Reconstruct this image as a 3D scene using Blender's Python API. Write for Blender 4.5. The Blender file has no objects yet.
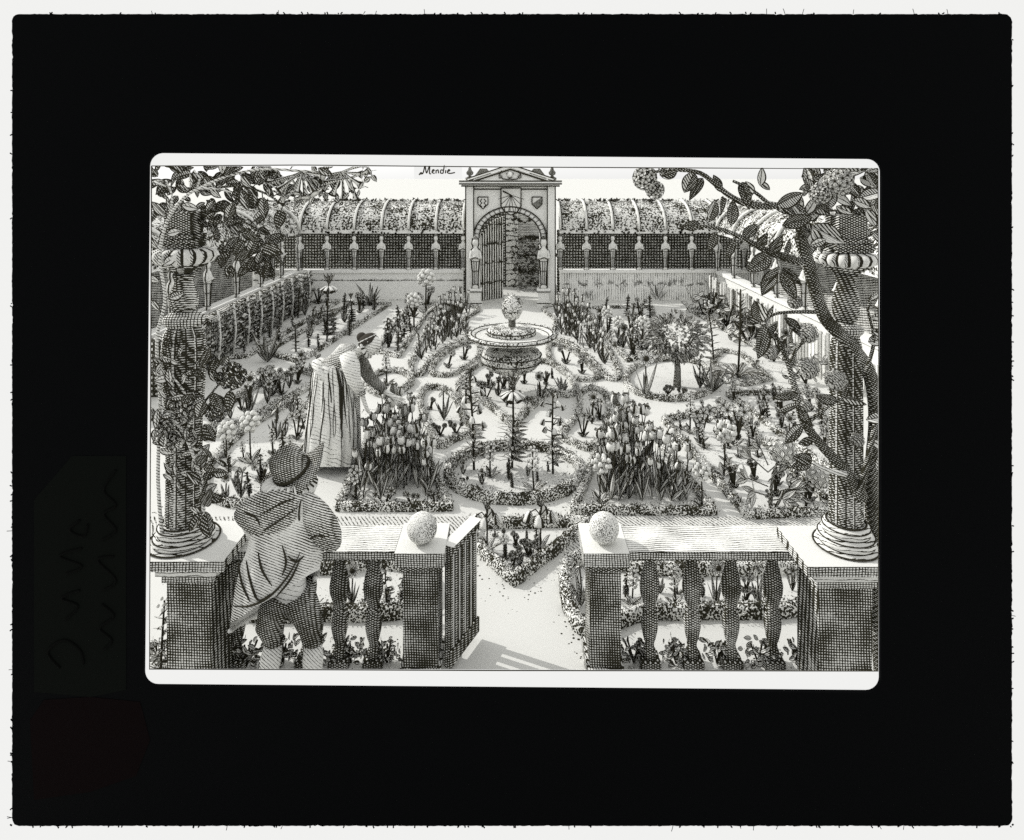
import bpy, math, random
from mathutils import Vector, Matrix
R = math.radians
V = Vector
random.seed(7)
scene = bpy.context.scene
COL = scene.collection
F, CH, HY = 640.0, 3.15, 178.0          # focal length in pixels, eye height in metres, row of the horizon

def P(x, y, Y):                          # a picture position at a chosen real distance
    return V(((x-512)*Y/F, Y, CH-(y-HY)*Y/F))
def G(x, y):                             # a spot on the level ground
    Y = CH*F/(y-HY)
    return V(((x-512)*Y/F, Y, 0))

# ------------------------------------------------------------------ materials
MATS = {}
PAPER = (.80, .80, .765, 1); INK = (.036, .034, .023, 1)
class NT:
    def __init__(s, name):
        s.m = bpy.data.materials.new(name); s.m.use_nodes = True
        s.n = s.m.node_tree.nodes; s.l = s.m.node_tree.links; s.n.clear()
        s.out = s.n.new('ShaderNodeOutputMaterial')
    def node(s, t, **k):
        n = s.n.new(t)
        for a, b in k.items(): setattr(n, a, b)
        return n
    def link(s, a, b): s.l.new(a, b)
    def math(s, op, a, b=None):
        n = s.node('ShaderNodeMath', operation=op)
        for i, v in enumerate((a, b)):
            if v is None: continue
            if isinstance(v, (int, float)): n.inputs[i].default_value = v
            else: s.link(v, n.inputs[i])
        return n.outputs[0]
    def coord(s): return s.node('ShaderNodeTexCoord').outputs['Object']
    def noise(s, scale, detail=2, vec=None):
        n = s.node('ShaderNodeTexNoise'); n.inputs['Scale'].default_value = scale; n.inputs['Detail'].default_value = detail
        s.link(vec or s.coord(), n.inputs['Vector']); return n.outputs['Fac']
    def finish(s, mask, paper=PAPER, ink=INK):
        mx = s.node('ShaderNodeMix', data_type='RGBA')
        mx.inputs['A'].default_value = paper; mx.inputs['B'].default_value = ink
        if mask is None: mx.inputs['Factor'].default_value = 0
        else: s.link(mask, mx.inputs['Factor'])
        b = s.node('ShaderNodeBsdfPrincipled'); b.inputs['Roughness'].default_value = .95
        b.inputs['Specular IOR Level'].default_value = .05
        s.link(mx.outputs['Result'], b.inputs['Base Color'])
        s.link(b.outputs[0], s.out.inputs['Surface'])
        return s.m
def flat(name, c):
    t = NT(name); nz = t.noise(9, 3)
    return t.finish(t.math('MULTIPLY', nz, .18), (*c, 1), tuple(v*.6 for v in c)+(1,))
def hatch(name, lines, speck=0, ink=INK, paper=PAPER, warp=1.6, low=.22):
    """engraved lines: each entry is (direction, spacing in m, share of ink)"""
    t = NT(name); co = t.coord(); nz = t.noise(7, 2, co); mask = None
    nz2 = t.math('ADD', t.math('MULTIPLY', t.math('SUBTRACT', t.noise(60, 2, co), .5), .5), t.math('MULTIPLY', t.math('SUBTRACT', t.noise(5, 2, co), .5), low*2))
    for d, sp, duty in lines:
        dt = t.node('ShaderNodeVectorMath', operation='DOT_PRODUCT'); t.link(co, dt.inputs[0]); dt.inputs[1].default_value = d
        v = t.math('ADD', t.math('DIVIDE', dt.outputs['Value'], sp), t.math('MULTIPLY', nz, warp))
        fr = t.math('FRACT', v)
        k = t.math('LESS_THAN', fr, t.math('ADD', nz2, duty))
        mask = k if mask is None else t.math('MAXIMUM', mask, k)
    if speck:
        mask = t.math('MULTIPLY', mask, t.math('GREATER_THAN', t.noise(90, 1, co), speck))
    return t.finish(mask, paper, ink)
def stipple(name, scale, lo, hi, clump=2.5, paper=PAPER):
    """ink dots whose size wanders between lo and hi"""
    t = NT(name); co = t.coord()
    v = t.node('ShaderNodeTexVoronoi'); v.inputs['Scale'].default_value = scale; t.link(co, v.inputs['Vector'])
    n = t.noise(clump, 3, co)
    mr = t.node('ShaderNodeMapRange'); t.link(n, mr.inputs['Value'])
    mr.inputs['From Min'].default_value = .35; mr.inputs['From Max'].default_value = .65
    mr.inputs['To Min'].default_value = lo; mr.inputs['To Max'].default_value = hi
    return t.finish(t.math('LESS_THAN', v.outputs['Distance'], mr.outputs['Result']), paper)
def speckle(name, scale, th):
    t = NT(name); co = t.coord()
    n = t.noise(scale, 2, co); n2 = t.noise(scale*.13, 2, co)
    return t.finish(t.math('GREATER_THAN', t.math('ADD', n, t.math('MULTIPLY', t.math('SUBTRACT', n2, .5), .5)), th))
def build_mats():
    M = MATS
    M['paper'] = flat('white_paper', (.80, .80, .765))
    M['ink'] = flat('dark_ink', (.040, .037, .026))
    M['ground'] = stipple('sandy_path_flecked', 24, -.16, .25, 1.3, (.66, .66, .63, 1))
    M['path'] = hatch('shade_lined_path', [((.8, .5, 0), .03, .36)], .44, paper=(.66, .66, .63, 1), warp=1.0)  # hatch lines put engraved shading into the path colour
    M['soil'] = stipple('stippled_bed_soil', 36, .02, .30, 2.6, (.66, .66, .63, 1))
    M['soil_far'] = stipple('stippled_far_soil', 20, .04, .32, 1.6, (.66, .66, .63, 1))
    M['stone'] = hatch('cross_hatched_stone', [((1, .35, .03), .0160, .54), ((.04, .3, 1), .0160, .52)], warp=.5, low=.6)
    M['stone_pale'] = hatch('pale_lined_stone', [((0, .25, 1), .022, .20)])
    M['stone_mid'] = hatch('lined_stone', [((.8, .2, 0), .014, .34), ((0, .2, 1), .014, .38)])
    M['stone_dark'] = hatch('dense_hatched_stone', [((.45, .2, .9), .0135, .60), ((-.4, .3, .9), .0135, .54)], warp=.6, low=.5)
    M['column'] = hatch('hatched_column_stone', [((.1, .1, 1), .0135, .60), ((-.35, .35, .85), .0145, .46)], warp=.6, low=.6)
    M['far_stone'] = stipple('pale_far_stone', 15, -.14, .10, 1.5, (.86, .86, .83, 1))
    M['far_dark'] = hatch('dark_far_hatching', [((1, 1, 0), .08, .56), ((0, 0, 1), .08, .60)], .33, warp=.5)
    M['far_door'] = hatch('dark_door_boards', [((1, .3, 0), .075, .62), ((0, 0, 1), .5, .08)], warp=.3)
    M['brick'] = hatch('coursed_brick', [((0, 0, 1), .16, .22), ((1, 0, 0), .30, .12)])
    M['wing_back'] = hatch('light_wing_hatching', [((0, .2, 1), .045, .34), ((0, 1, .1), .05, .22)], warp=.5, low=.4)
    M['parapet_lined'] = hatch('plain_low_parapet', [((0, 0, 1), .52, .05)], warp=.1, low=.1, paper=(.86, .86, .83, 1))
    M['parapet_hatched'] = hatch('lightly_hatched_parapet', [((1, 1, 0), .06, .20), ((0, 0, 1), .52, .05)], .44, warp=.5, low=.6, paper=(.86, .86, .83, 1))
    M['vault'] = speckle('leafy_vault_speckle', 22, .50)
    M['hedge'] = stipple('stippled_clipped_box', 72, .44, .74, 6)
    M['hedge_far'] = stipple('stippled_far_box', 44, .46, .76, 4)
    M['dish_rim'] = stipple('stippled_rim_box', 46, .24, .58, 4)
    M['topiary'] = speckle('clipped_yew_speckle', 50, .52)
    M['leaf_pale'] = hatch('pale_veined_leaf', [((.7, .7, .7), .016, .16)])
    M['leaf_mid'] = hatch('hatched_leaf', [((.8, .3, .6), .012, .48)])
    M['leaf_dark'] = hatch('dark_hatched_leaf', [((.6, -.4, .9), .011, .74), ((.9, .4, -.5), .012, .40)])
    M['bark'] = hatch('hatched_bark', [((.5, .3, .9), .011, .76), ((.9, .2, -.4), .015, .45)], low=.4)
    M['bark_pale'] = hatch('pale_bark', [((.4, .3, .9), .016, .28)])
    M['cloth'] = hatch('hatched_woollen_cloth', [((.28, .5, .85), .0118, .50), ((-.3, .5, .8), .0125, .14)], warp=.9, low=.4)
    M['cloth_lit'] = hatch('lit_woollen_cloth', [((.3, .5, .8), .0125, .20)], warp=1.2, low=.8)  # sparser lines than the cape: the lower cloak's highlight put into its colour
    M['cloth_dark'] = hatch('dark_hatched_cloth', [((.28, .5, .85), .0102, .66), ((-.35, .5, .8), .0105, .46)], warp=1.0, low=.4)
    M['skirt'] = hatch('pale_soft_cloth', [((.3, .4, .85), .035, .05)], warp=2.0, low=.3)
    M['bodice'] = hatch('hatched_bodice_cloth', [((.3, .5, .8), .017, .40), ((-.4, .5, .7), .018, .15)], warp=1.0, low=.5)
    M['skin'] = hatch('skin', [((.3, .2, 1), .03, .10)])
    M['hair'] = flat('dark_brown_hair', (.055, .05, .042))
    M['mask'] = NT('matte_black_card').finish(None, (.0012, .0014, .0017, 1))
    M['mask_edge'] = M['mask']
    M['label'] = NT('dark_green_label').finish(None, (.0022, .0029, .0023, 1))
    t = NT('glowing_white_paper')
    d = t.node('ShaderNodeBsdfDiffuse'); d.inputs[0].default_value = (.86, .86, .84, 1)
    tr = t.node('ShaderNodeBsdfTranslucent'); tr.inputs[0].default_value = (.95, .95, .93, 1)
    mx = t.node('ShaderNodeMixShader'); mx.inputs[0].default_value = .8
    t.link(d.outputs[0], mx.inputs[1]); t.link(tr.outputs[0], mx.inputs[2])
    em = t.node('ShaderNodeEmission'); em.inputs[0].default_value = (1, 1, .985, 1); em.inputs[1].default_value = .94      # the paper itself emits, standing in for a light table behind
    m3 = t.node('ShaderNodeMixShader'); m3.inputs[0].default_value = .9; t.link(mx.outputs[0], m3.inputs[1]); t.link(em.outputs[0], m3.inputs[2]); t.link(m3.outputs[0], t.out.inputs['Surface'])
    M['paper_glow'] = t.m
build_mats()

# ------------------------------------------------------------------ mesh building
class MB:
    def __init__(s, *mats):
        s.v = []; s.f = []; s.mi = []; s.mats = list(mats)
    def m(s, key):
        if key not in s.mats: s.mats.append(key)
        return s.mats.index(key)
    def face(s, idx, key): s.f.append(tuple(idx)); s.mi.append(s.m(key))
    def poly(s, pts, key):
        b = len(s.v); s.v += [tuple(p) for p in pts]; s.face(range(b, b+len(pts)), key)
    def grid(s, rows, key, closed=False, keyf=None):
        b = len(s.v); n = len(rows[0])
        for r in rows: s.v += [tuple(p) for p in r]
        for i in range(len(rows)-1):
            for j in range(n if closed else n-1):
                k = (j+1) % n
                s.face((b+i*n+j, b+i*n+k, b+(i+1)*n+k, b+(i+1)*n+j), keyf(i, j) if keyf else key)
        return b
    def tube(s, pts, rad, key, n=8, caps=True, jit=0):
        pts = [V(p) for p in pts]; rows = []
        if not hasattr(rad, '__len__'): rad = [rad]*len(pts)
        prev = None
        for i, p in enumerate(pts):
            d = (pts[min(i+1, len(pts)-1)]-pts[max(i-1, 0)])
            d = d.normalized() if d.length > 1e-9 else V((0, 0, 1))
            a = prev if prev is not None else (V((1, 0, 0)) if abs(d.x) < .8 else V((0, 1, 0)))
            u = (a-d*a.dot(d)); u = u.normalized() if u.length > 1e-6 else d.orthogonal().normalized()
            w = d.cross(u); prev = u
            rr = rad[i]*(1+random.uniform(-jit, jit))
            rows.append([p+(u*math.cos(2*math.pi*k/n)+w*math.sin(2*math.pi*k/n))*rr for k in range(n)])
        b = s.grid(rows, key, True)
        if caps:
            s.face([b+k for k in reversed(range(n))], key); e = b+(len(rows)-1)*n
            s.face([e+k for k in range(n)], key)
    def lathe(s, prof, c, key, n=20, sx=1, sy=1, keyf=None, mat=None):
        rows = []
        for r, z in prof:
            row = []
            for k in range(n):
                a = 2*math.pi*k/n; q = V((r*math.cos(a)*sx, r*math.sin(a)*sy, z))
                if mat is not None: q = mat @ q
                row.append(V(c)+q)
            rows.append(row)
        b = s.grid(rows, key, True, keyf)
        s.face([b+k for k in reversed(range(n))], key); e = b+(len(rows)-1)*n
        s.face([e+k for k in range(n)], key)
    def box(s, lo, hi, key, front=None):
        x0, y0, z0 = lo; x1, y1, z1 = hi; b = len(s.v)
        s.v += [(x0, y0, z0), (x1, y0, z0), (x1, y1, z0), (x0, y1, z0), (x0, y0, z1), (x1, y0, z1), (x1, y1, z1), (x0, y1, z1)]
        for i, q in enumerate(((0, 3, 2, 1), (4, 5, 6, 7), (0, 1, 5, 4), (1, 2, 6, 5), (2, 3, 7, 6), (3, 0, 4, 7))):
            s.face([b+k for k in q], key)
    def prism(s, outline, d, key, side=None):           # a flat outline given thickness along d
        b = len(s.v); n = len(outline); d = V(d)
        s.v += [tuple(p) for p in outline]+[tuple(V(p)+d) for p in outline]
        s.face([b+k for k in range(n)], key); s.face([b+n+k for k in reversed(range(n))], key)
        for k in range(n):
            j = (k+1) % n; s.face((b+k, b+n+k, b+n+j, b+j), side or key)
    def ring(s, outer, inner, d, key):                   # a board with a window: outlines of equal length
        b = len(s.v); n = len(outer); d = V(d)
        for L in (outer, inner): s.v += [tuple(p) for p in L]
        for L in (outer, inner): s.v += [tuple(V(p)+d) for p in L]
        for k in range(n):
            j = (k+1) % n
            s.face((b+k, b+j, b+n+j, b+n+k), key); s.face((b+2*n+k, b+3*n+k, b+3*n+j, b+2*n+j), key)
            s.face((b+k, b+2*n+k, b+2*n+j, b+j), key); s.face((b+n+k, b+n+j, b+3*n+j, b+3*n+k), key)
    def ball(s, c, r, key, n=10, sc=(1, 1, 1), jit=0, mat=None, keyf=None):
        m = max(5, n//2+2)
        prof = [(r*max(.02, math.sin(math.pi*i/m)), -r*math.cos(math.pi*i/m)) for i in range(m+1)]
        rows = []
        for rr, z in prof:
            row = []
            for k in range(n):
                q = V((rr*math.cos(2*math.pi*k/n)*sc[0], rr*math.sin(2*math.pi*k/n)*sc[1], z*sc[2]))*(1+random.uniform(-jit, jit))
                row.append(V(c)+(mat @ q if mat is not None else q))
            rows.append(row)
        s.grid(rows, key, True, keyf)
    def leaf(s, base, d, L, W, u, side=None, bend=0, mats=('ink', 'leaf_pale', 'leaf_mid'), peak=.42, n=6, fold=.18, tip=.0):
        """one leaf: an ink rim, a midrib fold and two faces of its own tone; u = rim width"""
        d = V(d).normalized()
        if side is None: side = V((random.uniform(-1, 1), random.uniform(-1, 1), random.uniform(-.4, .4)))
        side = V(side); side -= d*side.dot(d)
        side = side.normalized() if side.length > 1e-5 else d.orthogonal().normalized()
        nr = d.cross(side); rows = []; g = math.log(.5)/math.log(peak)
        for i in range(n+1):
            t = i/n; w = W/2*(max(math.sin(math.pi*t**g), 0)**.8 if 0 < t < 1 else tip)
            w = max(w, W*.02); inn = max(w-u, w*.18)
            c = V(base)+d*L*t+V((0, 0, -1))*bend*L*t*t
            rows.append([c-side*w+nr*w*fold*1.2, c-side*inn+nr*inn*fold, c-side*min(u*.35, inn*.5), c+side*min(u*.35, inn*.5), c+side*inn+nr*inn*fold, c+side*w+nr*w*fold*1.2])
        ks = (mats[0], mats[1], mats[0], mats[2], mats[0])
        s.grid(rows, mats[0], False, lambda i, j: ks[j])
    def obj(s, name, parent=None, loc=None, smooth=True):
        me = bpy.data.meshes.new(name); o = bpy.data.objects.new(name, me); COL.objects.link(o)
        off = V((0, 0, 0))
        if parent is not None:
            o.parent = parent; q = parent
            while q is not None: off += q.location; q = q.parent
        elif loc is not None:
            o.location = loc; off = V(loc)
        me.from_pydata([tuple(V(p)-off) for p in s.v], [], s.f)
        for k in s.mats: me.materials.append(MATS[k])
        me.polygons.foreach_set('material_index', s.mi)
        if smooth: me.polygons.foreach_set('use_smooth', [True]*len(s.f))
        me.update(); return o

def tag(o, label, cat, group=None):
    o['label'] = label; o['category'] = cat
    if group: o['group'] = group
    return o
def thing(name, loc, label, cat, group=None):
    o = bpy.data.objects.new(name, None); COL.objects.link(o); o.location = loc; o.empty_display_size = .1
    return tag(o, label, cat, group)
def struct(o, kind='structure'): o['kind'] = kind; return o
def copy_tree(o, loc, sc=1, rz=0, label=None):
    r = o.copy(); COL.objects.link(r); r.location = loc; r.scale = (sc,)*3; r.rotation_euler.z = rz
    if label: r['label'] = label
    for ch in o.children:
        c = ch.copy(); COL.objects.link(c); c.parent = r
        for g in ch.children:
            e = g.copy(); COL.objects.link(e); e.parent = c
    return r
def smooth_line(pts, step=.05, closed=False, rnd=True):
    """Catmull-Rom through points, resampled about every step metres"""
    pts = [V(p) for p in pts]; n = len(pts); out = []
    for i in range(n if closed else n-1):
        if closed: a, b, c, d = pts[i-1], pts[i], pts[(i+1) % n], pts[(i+2) % n]
        else: a, b, c, d = pts[max(i-1, 0)], pts[i], pts[i+1], pts[min(i+2, n-1)]
        k = max(1, int((c-b).length/step))
        for j in range(k):
            t = j/k
            out.append(.5*((2*b)+(c-a)*t+(2*a-5*b+4*c-d)*t*t+(3*b-a-3*c+d)*t**3) if rnd else b+(c-b)*t)
    if not closed: out.append(pts[-1])
    return out
def inside(x, y, poly):
    r = False
    for i in range(len(poly)):
        (x1, y1), (x2, y2) = poly[i-1], poly[i]
        if (y1 > y) != (y2 > y) and x < (x2-x1)*(y-y1)/(y2-y1)+x1: r = not r
    return r
def scatter(poly, n, dmin, aspect=.5):
    xs = [p[0] for p in poly]; ys = [p[1] for p in poly]; out = []
    for _ in range(6000):
        x, y = random.uniform(min(xs), max(xs)), random.uniform(min(ys), max(ys))
        if inside(x, y, poly) and all(math.hypot(x-a, (y-b)/aspect) > dmin for a, b in out): out.append((x, y))
        if len(out) >= n: break
    return sorted(out, key=lambda p: p[1])
UP = V((0, 0, 1))
def rdir(z=0):
    a = random.uniform(0, 6.283); return V((math.cos(a), math.sin(a), z))

# ------------------------------------------------------------------ the setting
def disc_ground():
    mb = MB()
    N = 48; rings = [0, 6, 14, 30, 80, 300, 2000]; rows = [[V((r*math.cos(6.2832*k/N), 8+r*math.sin(6.2832*k/N), 0)) for k in range(N)] for r in rings[1:]]
    mb.poly(rows[0], 'ground'); mb.grid(rows, 'ground', True)
    return struct(mb.obj('ground', smooth=False))
disc_ground()
mb = MB(); mb.poly([G(x, y)+V((0, 0, .004)) for x, y in ((100, 553), (925, 553), (900, 517), (130, 517))], 'path'); struct(mb.obj('path', smooth=False))

# ------------------------------------------------------------------ hedged beds
def bed(px, label, width=.11, height=.11, soil=True, rnd=True, far=False, name='box_hedge', bits=1.0, group='clipped hedge borders of the flower beds'):
    pts = [G(*p) for p in px]
    line = smooth_line(pts, .05 if not far else .09, True, rnd); n = len(line)
    cen = sum(line, V())/n
    if soil:
        mb = MB(); mb.poly([p+V((0, 0, .004+random.random()*.0004)) for p in line], 'soil_far' if far else 'soil')
        o = struct(mb.obj('flower_bed_soil', loc=cen, smooth=False))
    key = 'hedge_far' if far else 'hedge'
    mb = MB(); rows = []
    prof = [(-.5, 0), (-.56, .45), (-.42, .9), (-.1, 1.02), (.2, 1.0), (.44, .86), (.55, .4), (.5, 0)]
    for i, p in enumerate(line):
        t = (line[(i+1) % n]-line[i-1]); t.z = 0; t.normalize(); nr = V((-t.y, t.x, 0))
        rows.append([p+nr*width*a*random.uniform(.86, 1.14)+V((0, 0, max(0, height*b*random.uniform(.85, 1.13)))) for a, b in prof])
    rows.append(rows[0]); mb.grid(rows, key)
    for i in range(int(n*(11 if not far else 6)*bits)):
        k = random.randrange(n); t = (line[(k+1) % n]-line[k-1]).normalized(); nr = V((-t.y, t.x, 0))
        a = random.uniform(-.55, .55); q = line[k]+t*random.uniform(-.03, .03)+nr*width*a+V((0, 0, height*random.uniform(.35, 1.05) if abs(a) > .4 else height))
        d = (nr*a*1.5+UP*random.uniform(.3, 1)+t*random.uniform(-.8, .8)).normalized(); sd = d.cross(rdir(.3)).normalized()
        L = random.uniform(.018, .036)*(1 if not far else 1.6); w = L*.16
        mb.poly([q, q+d*L*.5+sd*w, q+d*L, q+d*L*.5-sd*w], random.choice(('ink', 'ink', 'paper', 'paper', 'paper')))
    o = mb.obj(name, loc=cen); tag(o, label, 'hedge', group); return o

ell = lambda cx, cy, rx, ry, n=22: [(cx+rx*math.cos(6.2832*k/n), cy+ry*math.sin(6.2832*k/n)) for k in range(n)]
BEDS = dict(
 round=ell(515, 476, 67, 27), crown=[(459, 393), (466, 376), (488, 364), (540, 363), (561, 371), (575, 387), (570, 397), (549, 395), (532, 408), (513, 424), (494, 411), (478, 401)],
 lobe_l=[(421, 398), (428, 390), (443, 391), (455, 400), (463, 418), (472, 430), (470, 437), (455, 441), (440, 448), (430, 432), (422, 412)],
 lobe_r=[(580, 396), (592, 390), (605, 396), (609, 412), (605, 434), (590, 450), (572, 444), (562, 437), (574, 422), (580, 408)],
 arc_l=[(431, 373), (440, 359), (455, 348), (474, 343), (480, 350), (477, 361), (458, 373), (443, 377)],
 arc_r=[(551, 346), (572, 352), (590, 367), (598, 379), (578, 381), (564, 374), (550, 360)],
 tul_lb=[(411, 369), (420, 376), (432, 360), (450, 347), (468, 338), (464, 322), (478, 309), (440, 306), (425, 335)],
 tul_rb=[(553, 338), (556, 322), (544, 309), (574, 307), (598, 335), (619, 372), (608, 380), (590, 360), (570, 345)],
 tul_lf=[(339, 510), (370, 440), (393, 424), (416, 436), (450, 510)],
 tul_rf=[(573, 513), (604, 440), (622, 422), (648, 430), (714, 514)],
 ringr=ell(672, 381, 46, 20), diamond=[(470, 527), (530, 527), (590, 525), (514, 584), (474, 546)],
 rb_main=[(664, 422), (728, 410), (838, 514), (748, 518)],
 rb_top=[(728, 396), (816, 393), (840, 480)],
 rb_grass=[(722, 352), (742, 356), (770, 380), (745, 386), (726, 383), (712, 362)],
 re_l=[(584, 309), (652, 308), (660, 352), (628, 362)],
 re_r=[(688, 310), (724, 310), (822, 372), (770, 356)],
 re_far=[(740, 316), (772, 318), (838, 360), (836, 374)],
 oval=[(366, 386), (380, 375), (398, 373), (412, 381), (404, 391), (382, 397)],
 lb_c=[(376, 352), (410, 306), (434, 304), (398, 358)],
 lb_b=[(266, 354), (350, 305), (390, 305), (300, 363)],
 lb_a=[(212, 360), (310, 303), (338, 303), (246, 358)],
 lb_0=[(188, 340), (290, 298), (305, 299), (206, 343)],
 ld=[(204, 498), (206, 470), (246, 430), (292, 404), (318, 412), (312, 440), (292, 470), (268, 508), (230, 506)],
 ld2=[(206, 440), (222, 410), (262, 384), (300, 372), (324, 380), (300, 394), (252, 420)],
 front_r=[(566, 574), (580, 562), (640, 572), (720, 574), (800, 572), (826, 580), (800, 612), (700, 616), (640, 618), (590, 634), (570, 612)],
 front_l=[(345, 572), (380, 566), (424, 576), (430, 600), (400, 616), (330, 618), (240, 616), (225, 590), (280, 574)])
HL = dict(round='large round clipped hedge ring in the middle of the parterre', crown='heart shaped hedge bed just in front of the tiered topiary',
 lobe_l='small curled lobe hedge left of the heart shaped bed', lobe_r='small curled lobe hedge right of the heart shaped bed',
 arc_l='crescent hedge bed at the left foot of the tiered topiary', arc_r='crescent hedge bed at the right foot of the tiered topiary',
 tul_lb='hedge of the distant tulip bed left of the tiered topiary', tul_rb='hedge of the distant tulip bed right of the tiered topiary',
 tul_lf='hedge of the dense tulip bed beside the stooping woman', tul_rf='hedge of the dense tulip bed behind the ball of the right post',
 ringr='round hedge ring around the small round-headed tree', diamond='pointed kite shaped hedge bed on the path inside the open gate',
 rb_main='long pointed hedge bed with the big peony', rb_top='hedge bed behind the peony bed, under the climbing branches',
 rb_grass='small hedge bed with the arching grass tuft', re_l='hedge bed between distant tulips and the round-headed tree',
 re_r='narrow slanting hedge bed behind the round-headed tree', re_far='farthest slanting hedge bed beside the right picket fence',
 oval='small oval hedge bed beside the head of the stooping woman', lb_c='narrow hedge bed next to the distant left tulips',
 lb_b='slanting hedge bed behind the stooping woman', lb_a='slanting hedge bed with the tall lilies at left',
 lb_0='slim slanting hedge bed along the left espalier', ld='large hedge bed between the man and the left column',
 ld2='long hedge bed left of the white skirt', front_r='low hedge bed seen through the right balusters', front_l='low hedge bed seen through the left balusters')
STRAIGHT = ('tul_lf', 'tul_rf', 'diamond', 'rb_main', 'rb_top', 're_l', 're_r', 're_far', 'lb_c', 'lb_b', 'lb_a', 'lb_0', 'ld', 'ld2', 'rb_grass')
for k, px in BEDS.items():
    my = sum(p[1] for p in px)/len(px); far = my < 360
    w = {'round': .10, 'front_r': .09, 'front_l': .09, 'diamond': .085}.get(k, .075 if my > 400 else .085)
    bed(px, HL[k], w, w*(1.0 if my > 380 else .8), far=far, rnd=k not in STRAIGHT)

# ------------------------------------------------------------------ plants
class Plant:
    def __init__(s, name, loc, label, cat, group=None, u=.008):
        s.root = thing(name, loc, label, cat, group); s.loc = V(loc); s.u = u
        s.stem = MB(); s.fol = MB(); s.flowers = []
    def flower(s): m = MB(); s.flowers.append(m); return m
    def done(s):
        for nm, m in (('stem', s.stem), ('foliage', s.fol)):
            if m.v: m.obj(nm, s.root)
        for m in s.flowers: m.obj('flower', s.root)
        return s.root
def cup(mb, c, d, r, h, u, dark=False):                  # tulip flower
    d = V(d).normalized(); m = d.to_track_quat('Z', 'Y').to_matrix()
    prof = [(.12, 0), (.75, .16), (1, .42), (.92, .7), (.6, 1.0)]
    k = ('ink', 'paper', 'paper', 'leaf_mid', 'ink', 'paper', 'paper', 'paper', 'leaf_mid')
    mb.lathe([(a*r, b*h) for a, b in prof], c, 'ink', 9, keyf=lambda i, j: 'leaf_dark' if dark and j % 3 < 2 else 'ink' if i == 0 else k[j], mat=m)
    for q in range(3):
        a = q*2.094+.3; o = m @ V((math.cos(a)*r*.75, math.sin(a)*r*.75, h*.8))
        mb.leaf(V(c)+o, d+(o.normalized()*.3), h*.4, r*.9, u, mats=('ink', 'paper', 'leaf_mid'))
def bell(mb, c, d, r, h, u):
    d = V(d).normalized(); m = d.to_track_quat('Z', 'Y').to_matrix()
    mb.lathe([(.2*r, 0), (.8*r, .3*h), (.95*r, .7*h), (1.1*r, h)], c, 'ink', 8, keyf=lambda i, j: 'ink' if j % 4 == 0 else ('paper' if j % 4 < 3 else 'leaf_mid'), mat=m)
def disc_flower(mb, c, nrm, r, u, n=6, mats=('ink', 'paper', 'paper')):
    nrm = V(nrm).normalized(); a0 = random.random()*6
    x = nrm.orthogonal().normalized(); y = nrm.cross(x)
    for k in range(n):
        a = a0+6.2832*k/n; d = x*math.cos(a)+y*math.sin(a)+nrm*.25
        mb.leaf(c, d, r, r*.95*(6/n)**.5, u, side=nrm.cross(d), mats=mats, peak=.6, n=4)
    mb.ball(V(c)+nrm*r*.1, r*.22, 'ink', 6)
def globe(mb, c, r, u, n=46, mats=('ink', 'paper', 'leaf_pale'), core='leaf_dark', sc=1.0):   # a head of many petals
    mb.ball(c, r*.8, core, 10)
    for k in range(n):
        z = 1-2*(k+.5)/n; a = k*2.39996; d = V((math.cos(a)*math.sqrt(1-z*z), math.sin(a)*math.sqrt(1-z*z), z))
        t = d.cross(rdir(random.uniform(-1, 1))).normalized()
        mb.leaf(V(c)+d*r*.78-t*r*.22, t+d*.45, r*.5*sc, r*.42*sc, u, side=d.cross(t), mats=mats, n=4, peak=.6)
def florets(mb, c, r, u, n):                             # loose clump of small round florets
    for k in range(n):
        z = 1-2*(k+.5)/n; a = k*2.39996+random.random()*.4; d = V((math.cos(a)*math.sqrt(1-z*z), math.sin(a)*math.sqrt(1-z*z), z))
        q = V(c)+d*r*random.uniform(.8, 1)
        mb.ball(q, r*.30, 'paper', 7, keyf=lambda i, j: 'ink' if i < 1 or (j == 3 and i < 4) else 'leaf_mid' if i < 2 else 'paper')
CENTRE = V((0, 4, 1.5))
FACE = V((0, -1, .25))
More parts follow.
